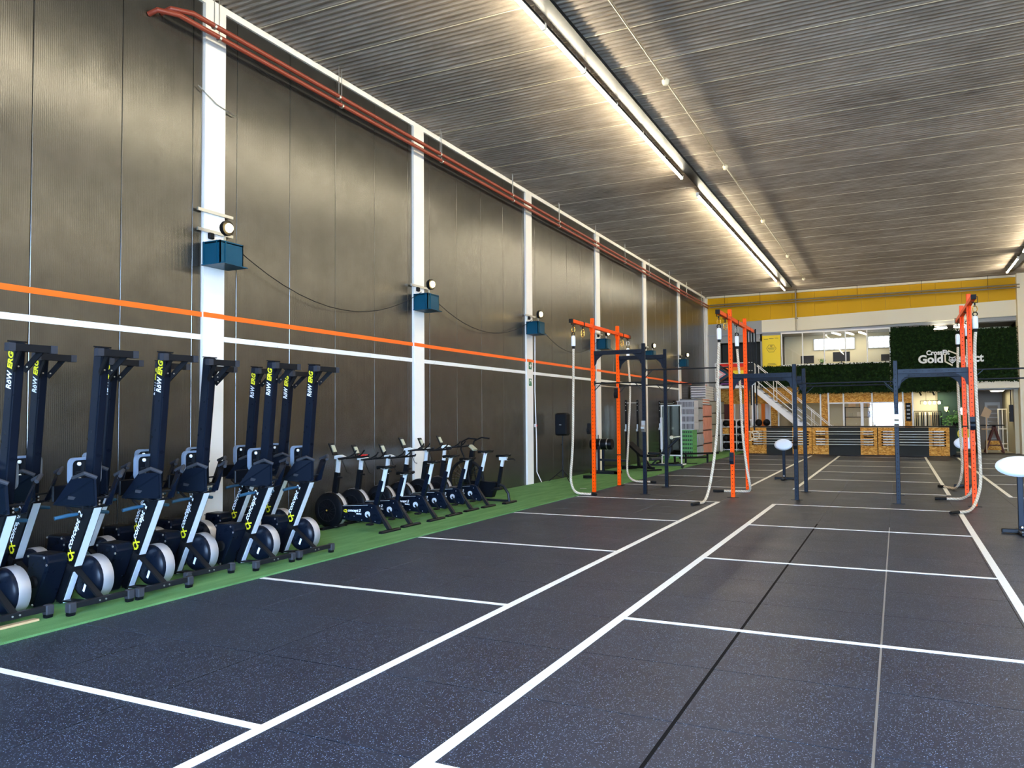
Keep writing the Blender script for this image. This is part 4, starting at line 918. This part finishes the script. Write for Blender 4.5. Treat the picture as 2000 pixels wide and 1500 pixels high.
for i in range(4): crate(.41, 30.4, gz+.285*i, .68, .75, .28, 'crate_grey', 'grey slotted crate, %s of the four above the green stack' % ('lowest', 'second', 'third', 'topmost')[i], 'grey slotted crates', 13)
def bale(x0, x1, y0, y1, zs, m, nm, tag_, strp='tape_black'):
    t = thing('cloth_bale', tag_, 'cloth stack', (0,0,0))
    n = len(zs)-1
    for i in range(n):
        b = MB(); k = 6; vs_ = []; fs = []
        za, zb = zs[i]+.008, zs[i+1]-.008
        b.cbox(x0, x1, y0, y1, za, zb, .03); o_ = obj('bale', b, m, t, smooth=False)
        f = MB()
        rnd = random.Random(i*3+len(nm))
        for q in range(3):
            yy = y0+(y1-y0)*(q+.5)/3+rnd.uniform(-.1,.1); f.tube([(x1, yy, zb-.04), (x1+.008, yy+rnd.uniform(-.15,.15), (za+zb)/2), (x1, yy+rnd.uniform(-.25,.25), za+.05)], .014, 5)
        obj('fold', f, m, o_, kind='stuff')
        obj('tie_strap', MB().box(x0-.004, x1+.004, y0-.004, y1+.004, zs[i+1]-.016, zs[i+1]-.0), strp, t)
    return t
bale(.34, 1.04, 31.2, 32.2, [.018,.45,.95,1.45,1.95,2.32], 'cloth_grey', 'g', 'tall stack of grey cloth covered mats behind the crates')
bale(.34, 1.04, 32.25, 33.9, [.018,.50,1.05,1.60,2.1], 'cloth_salmon', 's', 'tall stack of salmon cloth covered mats, strapped in black')
bale(.22, .92, 33.95, 37.2, [.018,.75,1.25,1.75,2.28], 'cloth_beige', 'b', 'long stack of beige cloth covered mats at the wall corner')
for i in range(6):
    o = obj('folded_mat', MB().cbox(.06, .74, 34.2, 35.8, 2.29+.108*i, 2.29+.108*i+.10, .02), 'white_cloth'); tag(o, 'white striped folded mat, %s of the pile on the beige stack' % (on[i] if i < 5 else 'top'), 'mat', 'white folded mats')
    obj('edge_line', MB().box(.08, .72, 34.192, 34.20, 2.29+.108*i+.03, 2.29+.108*i+.06), 'crate_dark', o)
for i in range(4):
    o = obj('folded_mat', MB().cbox(.36, 1.02, 32.3, 33.6, 2.105+.055*i, 2.105+.055*i+.05, .012), 'cloth_salmon' if i % 2 else 'white_cloth'); tag(o, '%s thin mat, %s on the salmon stack' % ('salmon' if i % 2 else 'white', ('lowest','second','third','topmost')[i]), 'mat', 'thin mats on the salmon stack')
# ================================================================== MEDICINE BALL RACK
t = thing('ball_rack', 'white wire rack full of black balls under the stair platform', 'ball rack', (0, 36.3, 0))
for x in (.98, 1.62, 2.26): obj('post', MB().box(x-.018, x+.018, -.02, .02, 0.02, 1.46), 'white_steel', t); obj('post', MB().box(x-.018, x+.018, .40, .44, 0.02, 1.46), 'white_steel', t)
for z in (.09, .44, .79, 1.12, 1.44): obj('shelf', MB().box(.96, 2.28, -.03, -.005, z-.012, z+.012).box(.96, 2.28, .40, .43, z-.012, z+.012).box(.96, 2.28, .10, .13, z-.01, z+.005).box(.96, 2.28, .27, .30, z-.01, z+.005), 'white_steel', t)
bm0 = MB().lathe([(.02,-.15),(.09,-.125),(.135,-.07),(.15,0),(.135,.07),(.09,.125),(.02,.15)], (0,0,0), 'z', 14).mesh('medicine_ball', 'matt_black')
for p in bm0.polygons: p.use_smooth = True
rows = ('bottom shelf','second shelf','third shelf','top shelf')
for r, z in enumerate((.10, .45, .80, 1.13)):
    for k in range(4):
        if r == 2 and k == 0: continue
        b = link('medicine_ball', bm0, None, (1.13+.32*k, 36.5, z+.155)); tag(b, 'black medicine ball on the %s of the white rack, %s from the left' % (rows[r], ('first','second','third','fourth')[k]), 'ball', 'medicine balls in the rack')
b = obj('wooden_box', MB().cbox(-.14, .14, -.15, .15, 0, .28, .01), 'osb', loc=(1.13, 36.5, .807)); tag(b, 'small wooden box in place of a ball on the rack third shelf', 'box')
for k, x in enumerate((2.72, 3.05)):
    b = link('medicine_ball', bm0, None, (x, 35.5, 1.322)); tag(b, 'black ball lying on the left barbell holder, %s one' % ('left', 'right')[k], 'ball', 'balls on the barbell holder')

# ================================================================== PLATFORM AND STAIR
st = thing('staircase', 'white steel staircase with railings rising left to the platform', 'staircase')
obj('platform', MB().box(.80, 2.5, 35.9, 37.5, 2.86, 2.97), 'white_steel', st); obj('platform_post', MB().box(.96, 1.02, 35.92, 35.98, 0, 2.86).box(2.36, 2.42, 35.92, 35.98, 0, 2.86), 'white_steel', st)
P0, P1 = (2.48, 2.90), (5.75, .06)
for y in (35.9, 36.9):
    sx, sz = P1[0]-P0[0], P1[1]-P0[1]
    obj('stringer', MB().prism([(P0[0], P0[1]+.05), (P1[0], P1[1]+.10), (P1[0], P1[1]-.05), (P1[0]-.25, P1[1]-.05), (P0[0], P0[1]-.22)], 'y', y-.02, y+.02), 'white_steel', st)
n = 14
for i in range(n):
    a = (i+.5)/n; x = P0[0]+sx*a; z = P0[1]+sz*a+.03; obj('tread', MB().box(x-.13, x+.13, 35.92, 36.88, z-.02, z), 'grey_panel', st)
for y in (35.9, 36.9):
    rl = MB()
    for h in (.98, .55, .30 if y < 36.5 else .55): rl.tube([(P0[0]+.02, y, P0[1]+h+.05), (P1[0]-.1, y, P1[1]+h+.05)], .018, 6)
    rl.tube([(P1[0]-.1, y, P1[1]+1.03), (P1[0]+.18, y, P1[1]+.95), (P1[0]+.18, y, .02)], .018, 6)
    obj('handrail', rl, 'white_steel', st)
    for i in range(5):
        a = .02+i*.235; x = P0[0]+sx*a; z = P0[1]+sz*a; obj('baluster', MB().cyl((x, y, z), (x, y, z+1.03), .018, 6), 'white_steel', st)
rl = MB()
for z in (3.30, 3.62, 3.98): rl.tube([(.80, 35.9, z), (2.5, 35.9, z)], .018, 6)
obj('platform_rail', rl, 'white_steel', st)
for x in (.81, 1.05, 1.75, 2.49): obj('baluster', MB().cyl((x, 35.9, 2.97), (x, 35.9, 3.98), .018, 6), 'white_steel', st)
# progress flag on the rail
fg = thing('flag', 'rainbow flag with white and pink chevrons hanging on the platform rail', 'flag'); FY = 35.85
bands = ['red_cloth', 'orange_cloth', 'poster_yellow', 'green_cloth', 'navy_steel', 'purple_cloth']
for i, c_ in enumerate(bands): z1 = 3.95-.155*i; obj('stripe', MB().box(.98, 2.24, FY-.006, FY, z1-.155, z1), c_, fg)
for i, c_ in enumerate(['matt_black', 'brown_cloth', 'blue_steel', 'pink_cloth', 'white_cloth']):
    a = .80-.15*i; h = .465
    obj('chevron', MB().prism([(.98, 3.485+h*min(1, (a+.0)/.80)), (.98+a*.9, 3.485), (.98, 3.485-h*min(1, a/.80))], 'y', FY-.010-.003*i, FY-.006), c_, fg)

# ================================================================== BARBELL HOLDERS
bar_m = MB().lathe([(.0130,-1.02),(.0130,1.02)], (0,0,0), 'x', 8).mesh('shaft', 'silver')
slv_m = {s: MB().lathe([(.012,0),(.030,.005),(.030,.02),(.025,.022),(.025,.34),(.012,.345)], (0,0,0), 'x', 10).mesh('sleeve', 'silver') for s in (1,)}
def barbell(x, y, z, label, group):
    t = thing('barbell', label, 'barbell', (x, y, z), 0, group)
    link('shaft', bar_m, t, smooth=True)
    a = link('sleeve', slv_m[1], t, (.72, 0, 0)); b = link('sleeve', slv_m[1], t, (-.72, 0, 0)); b.rotation_euler = (0, 0, math.pi)
def holder(x0, x1, xa, xb, nm, miss=()):
    t = thing('barbell_holder', nm+' barbell holder of chipboard panels with a black centre', 'barbell holder', (0, 34.55, 0))
    def side(a, b):
        p = obj('chipboard_panel', MB().box(a, b, 0, .03, 0.003, 1.12), 'osb', t)
        obj('edge_board', MB().prism([(0.03,.003),(.62,.003),(.50,1.12),(.03,1.12)], 'x', a, a+.025), 'osb', t); obj('edge_board', MB().prism([(0.03,.003),(.62,.003),(.50,1.12),(.03,1.12)], 'x', b-.025, b), 'osb', t)
        for i in range(6): obj('slot', MB().box(a+.12, b-.12, -.004, .0, .43+.105*i-.035, .43+.105*i+.018), 'hole_black', p)
    side(x0, xa); side(xb, x1)
    obj('black_panel', MB().box(xa, xb, .04, .06, .003, 1.10), 'dark_room', t); obj('top_board', MB().box(x0, x1, .03, .50, 1.10, 1.125), 'matt_black', t); obj('base_strip', MB().box(x0, x1, -.01, 0.0, .003, .03), 'grey_cap', t)
    cx = (x0+x1)/2
    for i in range(6):
        if i in miss: continue
        barbell(cx, 34.50, .44+.105*i, 'silver barbell on the %s holder, %s from the bottom' % (nm, ('first','second','third','fourth','fifth','sixth')[i]), 'barbells on the %s holder' % nm)
        for xx in (x0+.33, x1-.33): obj('bracket', MB().prism([(-.07, .41+.105*i), (0, .41+.105*i-.03), (0, .41+.105*i+.02)], 'x', xx-.03, xx+.03), 'wood_light', t)
holder(2.45, 4.96, 3.16, 4.20, 'left'); holder(4.98, 7.40, 5.60, 6.79, 'middle', (3,)); holder(7.43, 9.92, 8.02, 9.22, 'right')
ck = thing('long_counter', 'low black counter running behind the barbell holders', 'counter', (0,0,0)); obj('front', MB().box(2.5, 10.2, 35.6, 35.65, 0, 1.08), 'dark_room', ck); obj('top', MB().box(2.5, 10.2, 35.3, 36.0-.2, 1.13, 1.17), 'matt_black', ck)

# ================================================================== INTERIORS
t = thing('shelf_unit', 'dark metal shelf with small boxes behind the lower window', 'shelf', (5.95, 40.0, 0))
for x in (0, 1.25): obj('post', MB().box(x-.02, x+.02, -.02, .02, 0, 2.0), 'dark_steel', t)
for z in (.5, 1.0, 1.5, 1.95): obj('board', MB().box(-.02, 1.27, -.15, .2, z, z+.03), 'dark_steel', t)
for i, (x, z, w, h, m) in enumerate(((.1,1.53,.25,.2,'room_wall'),(.5,1.53,.3,.22,'cream'),(.95,1.53,.2,.28,'white_pad'),(.15,1.98,.3,.22,'wood_light'),(.6,1.98,.25,.3,'wood_light'),(.95,1.98,.25,.25,'wood_light'))):
    o = obj('small_box', MB().cbox(5.95+x, 5.95+x+w, 39.9, 40.1, z, z+h, .01), m); tag(o, '%s box on the dark shelf, %s' % ('cardboard' if m == 'wood_light' else 'pale', ('lower row left','lower row middle','lower row right','top row left','top row middle','top row right')[i]), 'box', 'boxes on the dark shelf')
t = thing('chalk_board', 'narrow black board on the chipboard pillar', 'board'); obj('panel', MB().box(8.47, 8.67, 37.66, 37.7, 1.35, 2.12), 'matt_black', t)
for i in range(4): obj('mark', MB().box(8.51, 8.63, 37.655, 37.66, 1.45+.17*i, 1.52+.17*i), 'grey_panel', t)
for i in range(13):
    x = 8.86+.072*i; m = ['matt_black','matt_black','cloth_beige','matt_black','navy_steel','white_cloth','matt_black','cloth_beige','wood_light','matt_black','matt_black','grey_cap','matt_black'][i]
    o = obj('hanging_shirt', MB().prism([(-.18,-.62+.02*(i % 3)),(.20,-.60),(.22,-.12),(.10,0),(-.10,0),(-.22,-.12)], 'x', x, x+.045), m, loc=(0, 38.9, 1.72))
    tag(o, '%s shirt on the clothes rail, %s from the left' % ({'matt_black':'black','cloth_beige':'beige','navy_steel':'navy','white_cloth':'white','wood_light':'tan','grey_cap':'grey'}[m], onum[i]), 'shirt', 'shirts on the clothes rail')
t = thing('clothes_rail', 'thin black rail with hanging shirts in the shop corner', 'clothes rail'); obj('bar', MB().cyl((8.8, 38.9, 1.76), (9.85, 38.9, 1.76), .014, 8), 'matt_black', t); obj('post', MB().cyl((8.8, 38.9, 0), (8.8, 38.9, 1.76), .014, 8), 'matt_black', t); obj('post', MB().cyl((9.85, 38.9, 0), (9.85, 38.9, 1.76), .014, 8), 'matt_black', t)
t = thing('pendant_lamp', 'black bar pendant with four glowing bulbs in the shop corner', 'lamp', (9.05, 38.4, 2.08))
obj('frame', MB().beam((0,0,.13), (.85,0,.13), .02, .02).beam((0,0,-.02), (.0,0,.13), .015, .015, (1,0,0)).beam((.85,0,-.02), (.85,0,.13), .015, .015, (1,0,0)), 'matt_black', t)
for x in (.22, .60): obj('cord', MB().cyl((x,0,.13), (x,0,.58), .006, 6), 'matt_black', t)
for x in (.18, .36, .54, .72): obj('bulb', MB().lathe([(.01,-.06),(.045,-.04),(.055,0),(.04,.04),(.015,.07)], (x,0,.04), 'z', 12), 'bulb_light', t, smooth=True)
t = thing('track_light', 'black ceiling track with two spot heads in the shop corner', 'lamp', (0,0,0)); obj('track', MB().box(8.8, 10.9, 38.18, 38.22, 2.60, 2.63), 'matt_black', t)
for x in (9.02, 9.52): obj('spot_head', MB().cyl((x,38.2,2.60),(x+.06,38.1,2.45),.035,10), 'matt_black', t)
t = thing('wall_ornament', 'small gold ornament on the dark green wall', 'ornament'); obj('shield', MB().prism([(9.98,1.95),(10.14,1.95),(10.12,1.80),(10.06,1.72),(10.0,1.80)], 'y', 39.12, 39.18), 'gold_metal', t)
t = thing('potted_plant', 'leafy green plant on the counter beside the right holder', 'plant', (10.35, 38.2, 1.10)); obj('pot', MB().lathe([(.08,0),(.12,.18),(.10,.18)], (0,0,0), 'z', 12), 'matt_black', t)
lv = MB(); rn = random.Random(5)
for i in range(260):
    c_ = Vector((rn.gauss(0,.20), rn.gauss(0,.14), .30+rn.gauss(0,.16))); a = Vector((rn.uniform(-1,1), rn.uniform(-1,1), rn.uniform(-.3,1))).normalized()*.07; b = a.cross(Vector((rn.uniform(-1,1),-1,.3))).normalized()*.025; lv.add([c_-a, c_+b, c_+a, c_-b], [(0,1,2,3)])
obj('leaves', lv, 'plant_green', t, kind='stuff')
t = thing('side_table', 'black table under the leafy plant', 'table', (10.35, 38.2, 0)); obj('table_top', MB().box(-.4, .7, -.25, .25, 1.06, 1.10), 'matt_black', t)
for x in (-.37, .64): obj('leg', MB().box(x, x+.04, -.2, .2, 0, 1.06), 'dark_steel', t)
t = thing('weight_plate', 'yellow round weight plate leaning behind the right orange uprights', 'weight plate', (10.42, 34.75, .88)); obj('disc', MB().lathe([(.03,-.03),(.19,-.03),(.225,-.02),(.225,.02),(.19,.03),(.03,.03)], (0,0,0), 'y', 24), 'plate_yellow', t, smooth=True); obj('hub', MB().lathe([(.005,-.04),(.035,-.04),(.035,.04)], (0,0,0), 'y', 12), 'matt_black', t)
t = thing('plate_stand', 'low black stand holding the yellow plate', 'stand', (10.42, 34.9, 0)); obj('upright', MB().box(-.05, .05, -.0, .10, .0, 1.0), 'matt_black', t); obj('peg', MB().cyl((0,-.2,.88),(0,0,.88),.03), 'matt_black', t); obj('base', MB().box(-.35, .35, -.25, .25, 0, .06), 'matt_black', t)
t = thing('round_mirror', 'small white framed round mirror above the side table', 'mirror', (10.62, 38.1, 1.75)); obj('rim', MB().tube([(.16*math.cos(a*math.pi/10),0,.16*math.sin(a*math.pi/10)) for a in range(20)], .022, 6, True), 'white_steel', t, smooth=True); obj('glass_disc', MB().lathe([(.005,-.01),(.15,-.01),(.15,.01)], (0,.0,0), 'y', 20), 'mirror', t); obj('stand_rod', MB().cyl((0,0,-.65),(0,0,-.17),.012), 'white_steel', t)
# passage: A-frame table, ladder rack, switch boxes
t = thing('trestle_table', 'dark wooden trestle table in the passage', 'table', (11.72, 38.6, 0))
obj('table_top', MB().box(-.45, .40, -.35, .35, 1.13, 1.17), 'matt_black', t)
for s in (-1, 1): obj('leg', MB().beam((.05,s*.3,1.13), (.36,s*.3,0), .06, .05, (0,1,0)), 'brown_cloth', t); obj('leg', MB().beam((.05,s*.3,1.13), (-.3,s*.3,0), .06, .05, (0,1,0)), 'brown_cloth', t)
obj('cross_rail', MB().box(-.25, .27, -.32, -.28, .30, .35), 'brown_cloth', t); obj('shelf', MB().box(-.25, .27, -.28, .28, .12, .50), 'osb', t)
t = thing('standing_rack', 'pale yellow metal ladder rack against the passage wall', 'rack', (12.25, 40.2, 0))
for x in (-.16, .0, .16): obj('rail', MB().box(x-.02, x+.02, -.03, .03, 0.0, 1.85), 'cream', t)
for z in (.10, .30, .95, 1.80): obj('crossbar', MB().box(-.16, .16, -.025, .025, z, z+.05), 'cream', t)
t = thing('switch_box', 'dark grey switch box on the passage wall', 'switch box', (12.44, 38.4, 1.65)); obj('case', MB().box(-.12, 0, -.16, .16, -.35, .35), 'grey_cap', t); obj('conduit', MB().cyl((-.06,0,.35),(-.06,0,1.0),.02), 'dark_steel', t); obj('button', MB().cyl((-.14,-.06,.03),(-.12,-.06,.03),.02), 'white_steel', t)
t = thing('ceiling_disc', 'round flush ceiling lamp over the passage', 'lamp', (11.95, 38.9, 2.62)); obj('diffuser', MB().lathe([(.01,-.06),(.22,-.05),(.26,0),(.01,.02)], (0,0,0), 'z', 20), 'panel_light', t, smooth=True); obj('rim', MB().tube([(.27*math.cos(a*math.pi/10),.27*math.sin(a*math.pi/10),0) for a in range(20)], .015, 6, True), 'white_steel', t)
t = thing('wooden_stool', 'light wooden angled seat back beside the trestle table', 'chair', (11.42, 38.05, 0)); obj('backrest', MB().prism([(-.16,1.55),(.0,1.95),(.24,1.75),(.12,1.45)], 'y', -.03, .03), 'wood_light', t); obj('leg', MB().beam((.02,0,.0),(.04,0,1.5),.05,.04,(1,0,0)), 'wood_light', t); obj('seat', MB().box(-.15,.20,-.15,.15,.98,1.02), 'wood_light', t)
# office upstairs
for i, (x, z, w, h, nm) in enumerate(((4.15, 3.98, .58, .36, 'left of the planter'), (5.55, 4.02, .72, .44, 'middle of the window row'), (7.55, 3.98, .36, .30, 'next to the hedge'))):
    t = thing('computer_monitor', 'dark computer monitor behind the office windows, '+nm, 'monitor', (x+w/2, 38.9, z)); obj('screen_case', MB().cbox(-w/2, w/2, -.02, .02, .05, h+.05, .006), 'grey_cap', t); obj('foot', MB().box(-.1, .1, -.06, .06, -.02, .0).box(-.02,.02,-.01,.01,0,.08), 'dark_steel', t)
t = thing('office_desk', 'long white desk behind the office windows', 'desk', (0, 38.9, 0)); obj('desk_top', MB().box(3.9, 8.0, -.3, .3, 3.92, 3.96), 'white_steel', t)
for x in (3.95, 5.9, 7.9): obj('leg', MB().box(x, x+.05, -.25, .25, 2.96, 3.92), 'white_steel', t)
t = thing('potted_plant', 'small dark plant on the office window sill', 'plant', (5.08, 38.7, 3.96)); obj('pot', MB().lathe([(.05,0),(.07,.08),(.06,.08)], (0,0,0), 'z', 10), 'matt_black', t)
lv = MB()
for i in range(60):
    c_ = Vector((rn.gauss(0,.06), rn.gauss(0,.05), .14+rn.gauss(0,.05))); a = Vector((rn.uniform(-1,1), rn.uniform(-1,1), rn.uniform(-.3,1))).normalized()*.04; b = a.cross(Vector((.3,-1,.3))).normalized()*.015; lv.add([c_-a, c_+b, c_+a, c_-b], [(0,1,2,3)])
obj('leaves', lv, 'plant_green', t, kind='stuff')
t = thing('office_cabinet', 'pale cabinet with two dark pictures behind the first office pane', 'cabinet', (3.50, 41.5, 2.95)); obj('body', MB().box(0, .75, 0, .3, 0, 1.95), 'room_wall', t)
for z in (1.05, 1.38): obj('picture', MB().box(.2, .34, -.02, 0, z, z+.2), 'dark_steel', t)
for i in range(3):
    t = thing('tube_light', 'glowing bar for a tube reflection in the office windows, %s one' % ('near','middle','far')[i], 'ceiling light', (5.6+.55*i, 38.15+.2*i, 5.33), -.2); obj('tube', MB().box(-.04,.04,0,1.25,-.02,.02), 'panel_light', t); obj('housing', MB().box(-.05,.05,-.02,1.27,.02,.05), 'white_steel', t)  # glowing bars stand in for tube reflections on the panes
